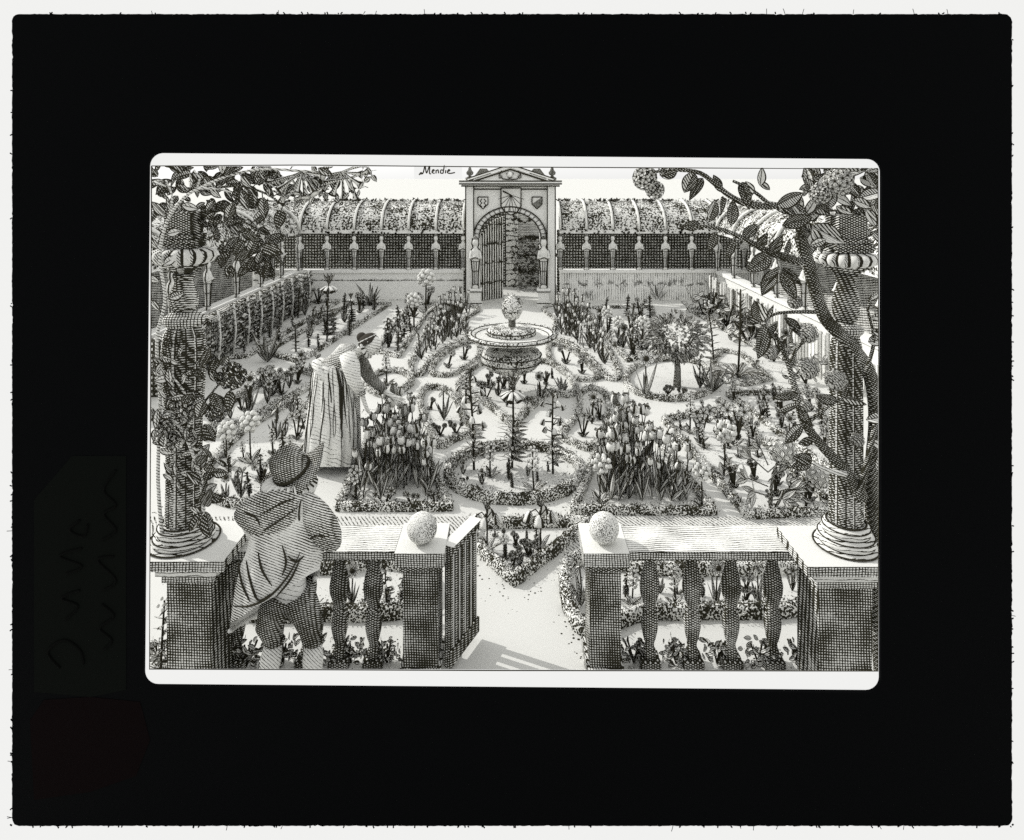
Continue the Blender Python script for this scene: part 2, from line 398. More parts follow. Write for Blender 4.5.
def plant(kind, x, yb, yt, name, label, cat='plant', group=None, s=1.0, lean=0, dense=1):
    base = G(x, yb); Y = base.y; u = .66*Y/F; h = (yb-yt)*Y/F; p = Plant(name, base, label, cat, group, u)
    top = base+V((lean*h, random.uniform(-.05, .05)*h, h)); st = max(1.2*u, .012*h)
    L2 = lambda: (('ink', 'leaf_pale', 'leaf_mid') if random.random() < .55 else ('ink', 'leaf_mid', 'leaf_dark')) if h/u > 30 else ('ink', 'paper', 'leaf_mid')
    mid = lambda t: base.lerp(top, t)
    def stem(t=1.0, k='ink'):
        p.stem.tube([base, base.lerp(top, .5*t)+V((random.uniform(-.02, .02)*h, 0, 0)), base.lerp(top, t)], [st*1.1, st, st*.8], k, 6)
    def blades(n, L0, L1, W, spread=.6, bend=.15, z0=0.0, start=None):
        a0 = random.random()*6.28
        for k in range(n):
            a = a0+6.2832*k/n+random.uniform(-.3, .3)
            d = V((math.cos(a)*spread, math.sin(a)*spread*.7, 1))*1.0
            L = h*random.uniform(L0, L1)
            p.fol.leaf((start or base)+V((0, 0, z0*h)), d, L, max(W*h, 4.6*u), u, side=V((math.sin(a)+.6, -math.cos(a), 0)), bend=bend, mats=L2(), peak=.4)
    def whorl(t, n, L, W, up=.15, bend=.1):
        a0 = random.random()*6
        for k in range(n):
            a = a0+6.2832*k/n; p.fol.leaf(mid(t), V((math.cos(a), math.sin(a), up)), L*h, max(W*h, 4.0*u), u, side=V((-math.sin(a), math.cos(a), .3)), bend=bend, mats=L2())
    if kind == 'imperial':
        stem()
        for t in (.10, .17, .24, .31, .38, .45): whorl(t, 8, .19, .045, .25)
        f = p.flower()
        for k in range(7):
            a = 6.2832*k/7; bell(f, mid(.84)+V((math.cos(a), math.sin(a), 0))*h*.02, V((math.cos(a)*.9, math.sin(a)*.9, -.7)), h*.035, h*.12, u)
        for k in range(9):
            a = 6.2832*k/9; p.fol.leaf(mid(.86), V((math.cos(a)*.6, math.sin(a)*.6, 1)), h*.2, max(.05*h, 2.5*u), u, side=V((-math.sin(a), math.cos(a), 0)), mats=L2())
    elif kind == 'lily':
        stem()
        for t in (.14, .24, .34, .42): whorl(t, 6, .16, .05, .2)
        for k in range(12):
            t = .48+.5*k/12; f = p.flower()
            a = k*2.4; d = V((math.cos(a), math.sin(a)*.8, .1)); q = mid(t)+d*h*.11
            p.stem.tube([mid(t), q], st*.6, 'ink', 5); bell(f, q+V((0, 0, .03*h)), V((d.x*.4, d.y*.4, -1)), h*.032, h*.07, u)
            if k % 2: p.fol.leaf(mid(t), d+V((0, 0, .6)), h*.1, 3*u, u, mats=L2())
    elif kind == 'hyacinth':
        stem(); f = p.flower(); n = 26
        for k in range(n):
            t = .48+.52*k/n; a = k*2.4; r = h*.115*math.sin(math.pi*(.15+.8*(k/n)))**.7
            q = mid(t)+V((math.cos(a), math.sin(a), 0))*r
            f.ball(q, h*.036, 'paper', 6, keyf=lambda i, j: 'ink' if i < 2 or j == 0 else ('paper' if j % 3 else 'leaf_mid'))
        blades(5, .38, .5, .1, .9, .35)
    elif kind == 'iris':
        stem(.85); blades(6, .5, .8, .085, .45, .06); f = p.flower()
        for k in range(6):
            a = 6.2832*k/6; up = 1 if k % 2 else -.35; f.leaf(mid(.84), V((math.cos(a), math.sin(a)*.8, up)), h*.2, h*.12, u, mats=('ink', 'paper', 'leaf_mid'), peak=.6, bend=0 if up > 0 else .3)
    elif kind == 'sword': blades(8, .7, 1.05, .1, .55, .08); blades(4, .4, .6, .1, 1.0, .1)
    elif kind == 'daffodil':
        stem(.9); blades(4, .55, .95, .08, .35, .05); f = p.flower()
        disc_flower(f, mid(.9), FACE+V((random.uniform(-.5, .5), 0, .2)), h*.2, u, 6); bell(f, mid(.9), FACE, h*.06, h*.09, u)
    elif kind == 'allium':
        stem(.85); f = p.flower(); florets(f, mid(.87), h*.19, u, 22); blades(5, .3, .5, .13, .95, .3)
    elif kind == 'daisy':
        blades(8, .35, .6, .16, 1.3, .4)
        for k in range(5):
            q = base+V((random.uniform(-.5, .5)*h, random.uniform(-.3, .3)*h, h*random.uniform(.7, 1))); p.stem.tube([base, q], st, 'ink', 5)
            f = p.flower(); disc_flower(f, q, FACE+rdir(0)*.3, h*.22, u, 6)
    elif kind == 'spire':
        stem()
        for k in range(14):
            t = .08+.86*k/14; a = k*1.57
            for sgn in (1, -1):
                p.fol.leaf(mid(t), V((math.cos(a)*sgn, math.sin(a)*sgn, .5)), h*.17*(1.15-t*.6), max(.05*h, 4*u), u, bend=.25, mats=L2())
        f = p.flower(); florets(f, mid(.97), h*.06, u, 8)
    elif kind == 'grassy':
        stem(); blades(30, .4, .6, .025, 1.2, .62)
        f = p.flower()
        for k in range(22):
            t = .42+.58*k/22; a = k*2.4; f.leaf(mid(t), V((math.cos(a), math.sin(a), .4)), h*.1, 3*u, u, mats=L2(), n=4)
    elif kind == 'fritillary':
        stem(); blades(7, .4, .55, .09, .8, .4)
        for k, d in enumerate((V((1, -.2, 0)), V((-1, -.3, 0)), V((.3, 1, 0)), V((-.2, -1, 0)))):
            q = mid(.82)+d*h*.2; f = p.flower(); p.stem.tube([mid(.72), mid(.86)+d*h*.1, q], st*.8, 'ink', 6); bell(f, q+V((0, 0, .02*h)), V((d.x*.25, d.y*.25, -1)), h*.09, h*.2, u)
        for k in range(8):
            a = 6.2832*k/8; p.fol.leaf(mid(.88), V((math.cos(a)*.5, math.sin(a)*.5, 1)), h*.2, h*.06, u, mats=L2())
    elif kind == 'sprig':
        for k in range(4):
            q = base+V((random.uniform(-.35, .35)*h, random.uniform(-.2, .2)*h, h*random.uniform(.65, 1))); p.stem.tube([base, base.lerp(q, .6)+V((0, 0, .1*h)), q], st, 'ink', 5)
            f = p.flower(); disc_flower(f, q, FACE+rdir(.4)*.5, max(h*.16, 3.2*u), u, 5)
        blades(6, .3, .5, .1, .9, .2)
    elif kind == 'peony':
        for q, r in ((V((.18, -.05, .88)), .23), (V((.70, -.10, .50)), .20)):
            c = base+q*h; p.stem.tube([base+V((q.x*.1, 0, 0)), base+V((q.x*.35*h, 0, q.z*.5*h)), c], [st*2, st*1.8, st*1.3], 'bark', 7)
            f = p.flower(); globe(f, c, r*h, u*.8, 60, ('ink', 'paper', 'paper'), 'leaf_mid', .72)
        for (a, t, z) in ((-.5, .75, .6), (-.6, .45, .2), (.25, .55, .5), (.4, .15, .15), (.62, .3, .6), (-.4, .25, -.1), (-.25, .9, .6), (.45, .75, .6)):
            c = base+V((a*h*.5, -.02, t*h)); p.stem.tube([base+V((0, 0, t*h*.7)), c], st*.8, 'bark', 5)
            for k in range(5):
                p.fol.leaf(c, V((a*1.6, -.3, z))+V((random.uniform(-.8, .8), random.uniform(-.3, .3), random.uniform(-.7, .7))), h*.24, h*.09, u, side=V((0, .4, 1)), mats=('ink', 'leaf_pale', random.choice(('leaf_mid', 'leaf_pale'))))
    elif kind == 'bush':
        n = int(26*s*dense)
        for k in range(4):
            q = base+V((random.uniform(-.5, .5)*h*s, random.uniform(-.2, .2)*h, h*.9)); p.stem.tube([base, q], st*1.3, 'ink', 5)
        for k in range(n):
            c = base+V((random.uniform(-.65, .65)*h*s, random.uniform(-.3, .3)*h, random.uniform(.05, .95)*h))
            p.fol.leaf(c, V((random.uniform(-1, 1), random.uniform(-.8, .2), random.uniform(-.2, 1.1))), h*.34, h*.17, u, side=V((random.uniform(-.4, .4), .5, 1)), mats=random.choice((('ink', 'paper', 'leaf_mid'), ('ink', 'leaf_pale', 'leaf_dark'), ('ink', 'paper', 'paper'))))
    return p.done()

PL = [  # kind, x, y of the foot, y of the top, name, label, category
 ('lily', 474, 470, 376, 'lily_plant', 'tall budded lily at the left of the three tall stems in the round bed'),
 ('imperial', 512, 468, 376, 'crown_imperial', 'crown imperial with leaf tuft, middle one of three tall stems in the round bed'),
 ('lily', 553, 474, 392, 'lily_plant', 'tall budded lily at the right of the three tall stems in the round bed'),
 ('hyacinth', 490, 478, 441, 'hyacinth', 'hyacinth with spreading leaves between the left lily and the crown imperial'),
 ('hyacinth', 534, 492, 446, 'hyacinth', 'hyacinth in the front of the round bed, right of the crown imperial'),
 ('daisy', 465, 487, 478, 'daisy_plant', 'tiny daisy by the left rim of the round bed'),
 ('iris', 444, 420, 386, 'iris', 'iris standing in the left curled lobe bed'),
 ('sprig', 430, 410, 397, 'sprig_flower', 'small sprig at the outer edge of the left curled lobe bed'),
 ('daisy', 440, 436, 424, 'daisy_plant', 'low daisies at the bottom of the left curled lobe bed'),
 ('daisy', 456, 434, 422, 'daisy_plant', 'low daisies in the inner tip of the left curled lobe bed'),
 ('daffodil', 592, 424, 394, 'daffodil', 'daffodil standing in the right curled lobe bed'),
 ('sprig', 583, 437, 415, 'sprig_flower', 'small leafy sprig at the inner side of the right curled lobe bed'),
 ('sprig', 600, 420, 398, 'sprig_flower', 'small sprig at the outer edge of the right curled lobe bed'),
 ('hyacinth', 466, 402, 374, 'hyacinth', 'thick hyacinth in the left horn of the heart shaped bed'),
 ('sprig', 488, 388, 371, 'sprig_flower', 'sprig in the upper left of the heart shaped bed'),
 ('daisy', 486, 400, 384, 'daisy_plant', 'clump of round flowers in the left of the heart shaped bed'),
 ('iris', 498, 396, 377, 'iris', 'short iris left of the topiary trunk in the heart shaped bed'),
 ('sprig', 524, 384, 370, 'sprig_flower', 'sprig right beside the topiary trunk'),
 ('daffodil', 540, 402, 374, 'daffodil', 'daffodil at the right of the heart shaped bed'),
 ('sword', 562, 392, 375, 'agave', 'spreading sword leaved plant in the right horn of the heart shaped bed'),
 ('daisy', 530, 408, 396, 'daisy_plant', 'low flowers near the point of the heart shaped bed'),
 ('sprig', 448, 368, 350, 'sprig_flower', 'sprig in the left crescent bed, outer half'),
 ('sprig', 464, 360, 343, 'sprig_flower', 'sprig in the left crescent bed, inner half'),
 ('sprig', 566, 364, 345, 'sprig_flower', 'sprig in the right crescent bed, inner half'),
 ('sprig', 582, 374, 356, 'sprig_flower', 'sprig in the right crescent bed, outer half'),
 ('fritillary', 487, 552, 504, 'fritillary', 'nodding fritillary nearest the open gate in the kite shaped bed'),
 ('fritillary', 540, 552, 500, 'fritillary', 'nodding fritillary in the right half of the kite shaped bed'),
 ('allium', 505, 560, 536, 'allium', 'short round headed flower in the middle of the kite shaped bed'),
 ('daisy', 513, 568, 552, 'daisy_plant', 'low daisies in the front point of the kite shaped bed'),
 ('daisy', 528, 556, 541, 'daisy_plant', 'low daisies behind the front point of the kite shaped bed'),
 ('allium', 600, 504, 458, 'allium', 'ball headed allium at the left end of the front right tulip bed'),
 ('allium', 702, 508, 466, 'allium', 'ball headed allium at the right end of the front right tulip bed'),
 ('daisy', 385, 506, 488, 'daisy_plant', 'daisies along the front edge of the left tulip bed, near the man'),
 ('daisy', 412, 507, 492, 'daisy_plant', 'daisies along the front edge of the left tulip bed, above the post ball'),
 ('daisy', 436, 506, 491, 'daisy_plant', 'daisies at the right corner of the left tulip bed'),
 ('sprig', 356, 500, 470, 'sprig_flower', 'leafy sprig at the left corner of the tulip bed, behind the hat'),
 ('daffodil', 646, 398, 354, 'daffodil', 'daffodil left of the trunk in the round hedge ring'),
 ('daisy', 667, 397, 386, 'daisy_plant', 'low round flowers left of the small tree foot'),
 ('daisy', 681, 398, 387, 'daisy_plant', 'low round flowers right of the small tree foot'),
 ('iris', 700, 388, 354, 'iris', 'iris at the right inside the round hedge ring'),
 ('peony', 768, 508, 440, 'peony', 'peony shrub with two huge blooms in the long pointed bed'),
 ('allium', 724, 476, 424, 'allium', 'round headed flower between the peony and the long hedge'),
 ('sprig', 700, 444, 412, 'sprig_flower', 'sprig at the narrow upper end of the peony bed'),
 ('hyacinth', 690, 434, 398, 'hyacinth', 'hyacinth at the tip of the peony bed'),
 ('sprig', 735, 446, 404, 'sprig_flower', 'nodding sprig at the far edge of the peony bed'),
 ('bush', 806, 506, 476, 'leafy_shrub', 'low leafy shrub between the peony and the right column'),
 ('sprig', 762, 420, 398, 'sprig_flower', 'sprig in the bed under the climbing branches, near its left end'),
 ('daisy', 782, 428, 412, 'daisy_plant', 'round flowers in the bed under the climbing branches'),
 ('daffodil', 790, 444, 416, 'daffodil', 'daffodil in the bed under the climbing branches'),
 ('grassy', 738, 378, 290, 'grass_tuft', 'tall flower spike rising from an arching grass tuft'),
 ('spire', 714, 364, 302, 'larkspur', 'leaning tall spike right of the round-headed tree'),
 ('sword', 712, 392, 358, 'agave', 'sword leaved plant at the right rim of the round hedge ring'),
 ('daffodil', 600, 330, 308, 'daffodil', 'distant daffodil in the left corner of the bed before the small tree'),
 ('allium', 608, 336, 308, 'allium', 'distant ball flower in the bed before the small tree'),
 ('allium', 618, 346, 318, 'allium', 'second ball flower from the left in the bed before the small tree'),
 ('iris', 632, 352, 322, 'iris', 'distant iris in the bed before the small tree'),
 ('allium', 642, 350, 318, 'allium', 'ball flower close to the crown of the small tree'),
 ('spire', 650, 318, 294, 'larkspur', 'small distant spike just left above the small tree'),
 ('imperial', 760, 344, 304, 'crown_imperial', 'distant crown imperial behind the grass tuft'),
 ('daffodil', 786, 358, 330, 'daffodil', 'daffodil in the slanting bed behind the climbing branches'),
 ('sword', 568, 298, 276, 'agave', 'agave against the far right gallery, next to the portal'),
 ('sword', 584, 297, 277, 'agave', 'agave against the far right gallery, second from the portal'),
 ('sword', 607, 295, 273, 'agave', 'agave against the far right gallery, third from the portal'),
 ('sword', 634, 296, 272, 'agave', 'agave against the far right gallery, fourth from the portal'),
 ('sword', 658, 300, 274, 'agave', 'agave before the pale parapet, straight above the small tree'),
 ('iris', 690, 298, 272, 'iris', 'iris before the pale parapet near the right corner'),
 ('sword', 716, 300, 268, 'agave', 'large agave in the right corner of the galleries'),
 ('iris', 389, 292, 272, 'iris', 'iris before the pale parapet left of the portal'),
 ('sprig', 403, 292, 276, 'sprig_flower', 'sprig before the pale parapet left of the portal'),
 ('allium', 426, 314, 272, 'allium', 'tall branching flower before the parapet left of the portal'),
 ('sprig', 452, 294, 270, 'sprig_flower', 'little bush-like sprig at the left pier of the portal'),
 ('sword', 370, 306, 276, 'agave', 'big agave at the end of the slanting left beds'),
 ('imperial', 327, 342, 276, 'crown_imperial', 'tall crown imperial straight behind the stooping woman'),
 ('imperial', 351, 325, 294, 'crown_imperial', 'short crown imperial behind the head of the stooping woman'),
 ('allium', 414, 330, 296, 'allium', 'ball flower in the narrow bed next to the distant tulips'),
 ('lily', 404, 338, 312, 'lily_plant', 'lily in the narrow bed next to the distant tulips'),
 ('lily', 388, 348, 318, 'lily_plant', 'lily at the near end of the narrow bed next to the distant tulips'),
 ('lily', 398, 346, 314, 'lily_plant', 'lily in the middle of the narrow bed next to the distant tulips'),
 ('hyacinth', 387, 386, 354, 'hyacinth', 'hyacinth in the small oval bed'),
 ('spire', 236, 346, 312, 'larkspur', 'leafy spike in the slanting bed near the left column'),
 ('spire', 298, 318, 284, 'larkspur', 'leafy spike at the far end of the slanting left bed'),
 ('sword', 268, 362, 322, 'agave', 'big sword leaved plant in the slanting bed at left'),
 ('spire', 296, 352, 322, 'larkspur', 'slender spike between the agave and the tall crown imperial'),
 ('sword', 272, 396, 366, 'agave', 'sword leaved plant left of the white skirt'),
 ('daffodil', 250, 414, 374, 'daffodil', 'daffodil beside the roses of the left column'),
 ('allium', 228, 468, 424, 'allium', 'large ball headed allium next to the vine of the left column'),
 ('allium', 251, 464, 416, 'allium', 'large ball headed allium, second from the left column'),
 ('iris', 276, 440, 402, 'iris', 'iris straight above the hat of the man'),
 ('sprig', 297, 440, 412, 'sprig_flower', 'small leafy sprig touching the white skirt'),
 ('sprig', 262, 484, 460, 'sprig_flower', 'sprig left of the hat'),
 ('daffodil', 226, 504, 474, 'daffodil', 'nodding daffodil above the left balustrade'),
 ('iris', 241, 498, 468, 'iris', 'iris behind the shoulder of the man'),
 ('iris', 581, 606, 560, 'iris', 'iris beside the right gate post'),
 ('hyacinth', 632, 606, 566, 'hyacinth', 'hyacinth seen between the right post and the first baluster'),
 ('hyacinth', 675, 606, 566, 'hyacinth', 'hyacinth seen between the first and second right balusters'),
 ('daffodil', 716, 606, 562, 'daffodil', 'daffodil seen between the second and third right balusters'),
 ('iris', 758, 606, 560, 'iris', 'iris seen between the third and fourth right balusters'),
 ('daffodil', 352, 606, 566, 'daffodil', 'daffodil seen between the two left balusters beside the man'),
 ('lily', 387, 612, 562, 'lily_plant', 'lily seen beside the left gate post'),
]
for k, x, yb, yt, nm, lab in PL:
    plant(k, x, yb, yt, nm, lab, 'shrub' if k in ('bush', 'peony') else 'flower' if k not in ('sword', 'grassy') else 'plant',
          group={'agave': 'sword leaved plants', 'daisy_plant': 'low daisy clumps', 'sprig_flower': 'small sprigs in the beds', 'iris': 'irises in the beds', 'hyacinth': 'hyacinths in the beds',
                 'allium': 'ball headed flowers', 'daffodil': 'daffodils in the beds', 'lily_plant': 'tall lilies', 'crown_imperial': 'crown imperials', 'larkspur': 'leafy spikes', 'fritillary': 'nodding fritillaries'}.get(nm),
          lean=-.12 if 'leaning' in lab else random.uniform(-.05, .05))
LOW = [(222, 'by the left pedestal'), (246, 'under the cloak of the man'), (283, 'behind the legs of the man'), (318, 'right of the legs of the man'), (351, 'between the two left balusters'), (387, 'beside the left gate post'),
       (634, 'beside the right gate post'), (676, 'between the first two right balusters'), (717, 'between the second and third right balusters'), (759, 'between the third and fourth right balusters'), (800, 'beside the right pedestal'), (160, 'left of the left pedestal')]
for x, w in LOW: plant('bush', x, 664+random.uniform(-3, 3), 640, 'leafy_shrub', 'low broad leaved shrub '+w, 'shrub', 'low shrubs along the balustrade', s=.85, dense=2.3)

# rows of small slim plants filling the beds
FILL = [([(214, 356), (258, 330), (310, 303), (334, 304), (300, 326), (246, 354)], 16, 9, (14, 22), 'slim little plant in the slanting bed with the tall lilies at left', 'slim plants, slanting left bed'),
 ([(270, 352), (318, 321), (352, 306), (384, 307), (352, 336), (300, 358)], 15, 9, (14, 22), 'slim little plant in the slanting bed behind the woman', 'slim plants, bed behind the woman'),
 ([(195, 336), (240, 319), (290, 300), (300, 301), (256, 320), (206, 338)], 12, 8, (16, 26), 'slim little plant along the foot of the left espalier', 'slim plants, left espalier'),
 ([(208, 492), (210, 470), (246, 434), (290, 408), (312, 414), (290, 466), (268, 500)], 16, 14, (16, 28), 'slim little plant in the large bed between man and left column', 'slim plants, bed by the left column'),
 ([(210, 438), (224, 412), (262, 386), (300, 374), (318, 380), (298, 392), (252, 416)], 14, 11, (16, 26), 'slim little plant in the long bed left of the white skirt', 'slim plants, bed left of the skirt'),
 ([(674, 426), (726, 414), (758, 442), (798, 480), (826, 508), (750, 510), (722, 480)], 22, 13, (14, 28), 'slim little plant around the foot of the peony', 'slim plants, peony bed'),
 ([(728, 400), (798, 398), (828, 422), (832, 460), (800, 448), (766, 422)], 18, 12, (14, 26), 'slim little plant in the bed under the climbing branches', 'slim plants, bed under the branches'),
 ([(590, 311), (646, 311), (640, 336), (658, 352), (630, 358), (608, 336)], 16, 8, (14, 24), 'slim little plant in the bed before the small tree', 'slim plants, bed before the small tree'),
 ([(688, 311), (724, 313), (758, 332), (812, 368), (770, 350), (722, 330)], 16, 9, (14, 26), 'slim little plant in the slanting bed behind the small tree', 'slim plants, bed behind the small tree'),
 ([(380, 350), (394, 332), (412, 310), (430, 306), (418, 324), (398, 354)], 10, 7, (14, 26), 'slim little plant in the narrow bed beside the far left tulips', 'slim plants, narrow left bed'),
 ([(320, 297), (460, 297), (460, 291), (320, 291)], 12, 10, (12, 22), 'slim little plant along the parapet left of the portal', 'slim plants, left parapet'),
 ([(562, 300), (714, 300), (714, 293), (562, 293)], 14, 10, (12, 24), 'slim little plant along the parapet right of the portal', 'slim plants, right parapet'),
 ([(462, 384), (490, 368), (540, 367), (568, 386), (548, 393), (514, 418), (494, 408), (480, 398)], 14, 9, (9, 16), 'tiny flower in the heart shaped bed', 'tiny flowers, heart shaped bed'),
 ([(456, 478), (480, 456), (545, 456), (574, 478), (548, 496), (480, 496)], 10, 14, (10, 18), 'tiny flower between the tall stems of the round bed', 'tiny flowers, round bed'),
 ([(484, 534), (576, 532), (545, 556), (514, 574), (494, 556)], 8, 14, (12, 20), 'tiny flower in the kite shaped bed', 'tiny flowers, kite bed'),
 ([(600, 594), (800, 590), (800, 604), (600, 608)], 12, 15, (16, 30), 'slim flower in the low bed behind the right balusters', 'slim flowers, right balusters'),
 ([(250, 604), (420, 600), (420, 608), (250, 610)], 9, 15, (16, 30), 'slim flower in the low bed behind the left balusters', 'slim flowers, left balusters')]
for area, n, dm, hh, lab, grp in FILL:
    pr = []
    for i, (x, y) in enumerate(scatter(area, n, dm)):
        hp = random.uniform(*hh)
        if i < 5: pr.append((plant(random.choice(('sprig', 'spire', 'daffodil', 'iris', 'sprig', 'hyacinth', 'lily')), x, y, y-hp, 'small_flower', lab, 'flower', grp, lean=random.uniform(-.15, .15)), hp, y-HY))
        else:
            o, h0, d0 = random.choice(pr); copy_tree(o, G(x, y), hp/h0*d0/(y-HY), random.uniform(-.8, .8))
# tulips: three flowers of unit height, copied over the four dense beds
def tulip_proto(label, group, u, fat, seed):
    random.seed(seed); p = Plant('tulip', (0, 0, 0), label, 'tulip', group, u)
    tp = V((random.uniform(-.09, .09), 0, .88)); p.stem.tube([(0, 0, 0), (tp.x*.3, .01, .45), tp], u*.7, 'ink', 5)
    for k in range(3):
        a = k*2.2+seed; p.fol.leaf((0, 0, 0), V((math.cos(a)*.45, math.sin(a)*.3, 1)), random.uniform(.5, .75), .1*fat, u, side=V((1, -.3, 0)), bend=.12, mats=('ink', 'paper', random.choice(('leaf_mid', 'leaf_dark'))))
    f = p.flower(); cup(f, tp, V((tp.x*.8, -.05, 1)), .074*fat, .19*fat, u, seed == 3); return p.done()
def tulip_bed(area, n, dmin, hpx, label, group, u, fat):
    spots = scatter(area, n, dmin); protos = [tulip_proto(label, group, u, fat*random.uniform(.85, 1.1), q) for q in range(7)]
    for i, (x, y) in enumerate(spots):
        g = G(x, y); h = random.uniform(*hpx)*g.y/F
        if i < 7:
            o = protos[i]; o.location = g; o.scale = (h,)*3; o.rotation_euler.z = random.uniform(-.6, .6)
        else:
            o = copy_tree(protos[random.randrange(7)], g, h, random.uniform(-3.1, 3.1)); o.rotation_euler.x = random.uniform(-.16, .16); o.rotation_euler.y = random.uniform(-.18, .18); o.scale = (h*random.uniform(.75, 1.2), h*random.uniform(.75, 1.2), h*random.uniform(.82, 1.1))
    random.seed(len(spots))
tulip_bed([(352, 500), (362, 470), (382, 438), (396, 432), (414, 446), (430, 478), (440, 500)], 66, 6.4, (40, 56), 'tulip crowded in the dense bed beside the stooping woman', 'tulips in the front left bed', .014, 1.0)
tulip_bed([(604, 502), (602, 472), (611, 446), (630, 450), (662, 478), (694, 502)], 66, 6.4, (42, 60), 'tulip crowded in the dense bed behind the right post ball', 'tulips in the front right bed', .014, 1.0)
tulip_bed([(416, 368), (430, 354), (466, 335), (462, 322), (472, 312), (444, 312), (430, 340)], 42, 4.2, (20, 26), 'small distant tulip in the bed left of the tiered topiary', 'tulips in the far left bed', .032, 1.0)
tulip_bed([(610, 372), (592, 354), (558, 335), (560, 322), (552, 312), (574, 312), (596, 340)], 42, 4.2, (20, 26), 'small distant tulip in the bed right of the tiered topiary', 'tulips in the far right bed', .032, 1.0)

# ------------------------------------------------------------------ topiary and the round-headed tree
def tufts(mb, c, rx, ry, rz, n, L, u, keys=('ink', 'paper', 'leaf_mid', 'leaf_mid')):
    for _ in range(n):
        d = V((random.gauss(0, 1), random.gauss(0, 1), random.gauss(0, 1))).normalized(); q = V(c)+V((d.x*rx, d.y*ry, d.z*rz))*random.uniform(.92, 1.05)
        e = (d+rdir(random.uniform(-.5, 1))*.8).normalized(); l = L*random.uniform(.6, 1.3); sd = e.cross(d); sd = sd.normalized()*l*.25 if sd.length > .01 else e.orthogonal()*l*.25
        mb.poly([q, q+e*l*.5+sd, q+e*l, q+e*l*.5-sd], random.choice(keys))
b = G(512, 393); Y = b.y; k = Y/F
t = thing('tiered_topiary', b, 'clipped yew topiary in round tiers with a wide dish tier, on the central axis', 'topiary')
m = MB(); m.tube([b, b+V((0, 0, 84*k))], 3.6*k, 'bark', 8); m.obj('trunk', t)
for nm, y, rx, rz, n in (('lower_tier', 360, 30, 13, 500), ('middle_tier', 334, 24, 8, 340)):
    c = b+V((-.01, 0, (393-y)*k)); m = MB(); m.lathe([(.3, -1), (.55, -.86), (.84, -.52), (1, 0), (1.0, .45), (.94, .72), (.6, .86), (.1, .9)], c, 'topiary', 30, mat=Matrix.Diagonal((rx*k, rx*k, rz*k)))
    for z, f in ((.45, 1.01), (-.02, 1.01)): m.tube([c+V((rx*k*f*math.cos(6.2832*i/40), rx*k*f*math.sin(6.2832*i/40), z*rz*k)) for i in range(41)], .55*k, 'ink', 5, False)
    tufts(m, c, rx*k, rx*k, rz*k*.8, n, .03, .01); m.obj(nm, t)
c = b+V((0, 0, (393-334)*k)); m = MB(); RN = 44
cr = lambda f, z: [c+V((math.cos(6.2832*i/RN)*43*k*f, math.sin(6.2832*i/RN)*43*k*f, z*k)) for i in range(RN)]
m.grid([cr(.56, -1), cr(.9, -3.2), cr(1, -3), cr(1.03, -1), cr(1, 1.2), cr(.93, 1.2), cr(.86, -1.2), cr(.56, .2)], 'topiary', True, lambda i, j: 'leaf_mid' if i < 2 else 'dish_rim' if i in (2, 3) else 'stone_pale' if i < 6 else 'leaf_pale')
for f, z in ((1.03, -1), (.95, 1.3), (.86, -1.1)): m.tube(cr(f, z)+cr(f, z)[:1], .6*k, 'ink', 5, False)
for i in range(330):
    q = random.choice(cr(1, 0))+rdir(random.uniform(-1, 1))*1.8*k; d = rdir(random.uniform(-.5, 1)); m.poly([q, q+d*.012+UP*.008, q+d*.03, q+d*.012-UP*.008], random.choice(('ink', 'paper', 'ink')))
m.obj('dish_tier', t)
c = b+V((0, 0, (393-307)*k)); m = MB(); m.lathe([(.3, -14), (7, -11), (10.5, -4), (9.5, 3), (6, 9), (.4, 13)], c, 'topiary', 16, mat=Matrix.Scale(k, 3)); tufts(m, c, 9.5*k, 9.5*k, 12*k, 260, .035, .01, ('ink', 'ink', 'paper', 'leaf_mid')); m.obj('top_tier', t)

b = G(677, 387); k = b.y/F
t = thing('round_headed_tree', b, 'small round-headed tree standing in the round hedge ring', 'tree')
m = MB(); m.tube([b, b+V((.01, 0, 18*k)), b+V((-.02, 0, 40*k))], [4.2*k, 3.2*k, 2.2*k], 'bark', 8)
for a in range(7):
    d = rdir(.8); m.tube([b+V((0, 0, 26*k)), b+V((0, 0, 32*k))+d*10*k, b+V((0, 0, 40*k))+d*22*k], [2*k, 1.4*k, .7*k], 'bark', 5)
m.obj('trunk', t)
m = MB(); c = b+V((-.02, 0, 50*k))
for i in range(860):
    d = V((random.gauss(0, 1), random.gauss(0, 1), random.gauss(0, 1))).normalized(); r = random.uniform(.35, 1)**.5
    lump = 1+.13*math.sin(d.x*7+1)*math.cos(d.z*6+d.y*5)
    q = c+V((d.x*31, d.y*28, d.z*22))*k*r*lump
    m.leaf(q, d+V((random.uniform(-.5, .5), random.uniform(-.5, .5), random.uniform(-.6, .3))), random.uniform(4, 7)*k, 3.0*k, .55*k, mats=random.choice((('ink', 'paper', 'paper'), ('ink', 'paper', 'paper'), ('ink', 'paper', 'leaf_mid'), ('ink', 'leaf_mid', 'leaf_dark'))), n=4)
m.obj('crown', t)

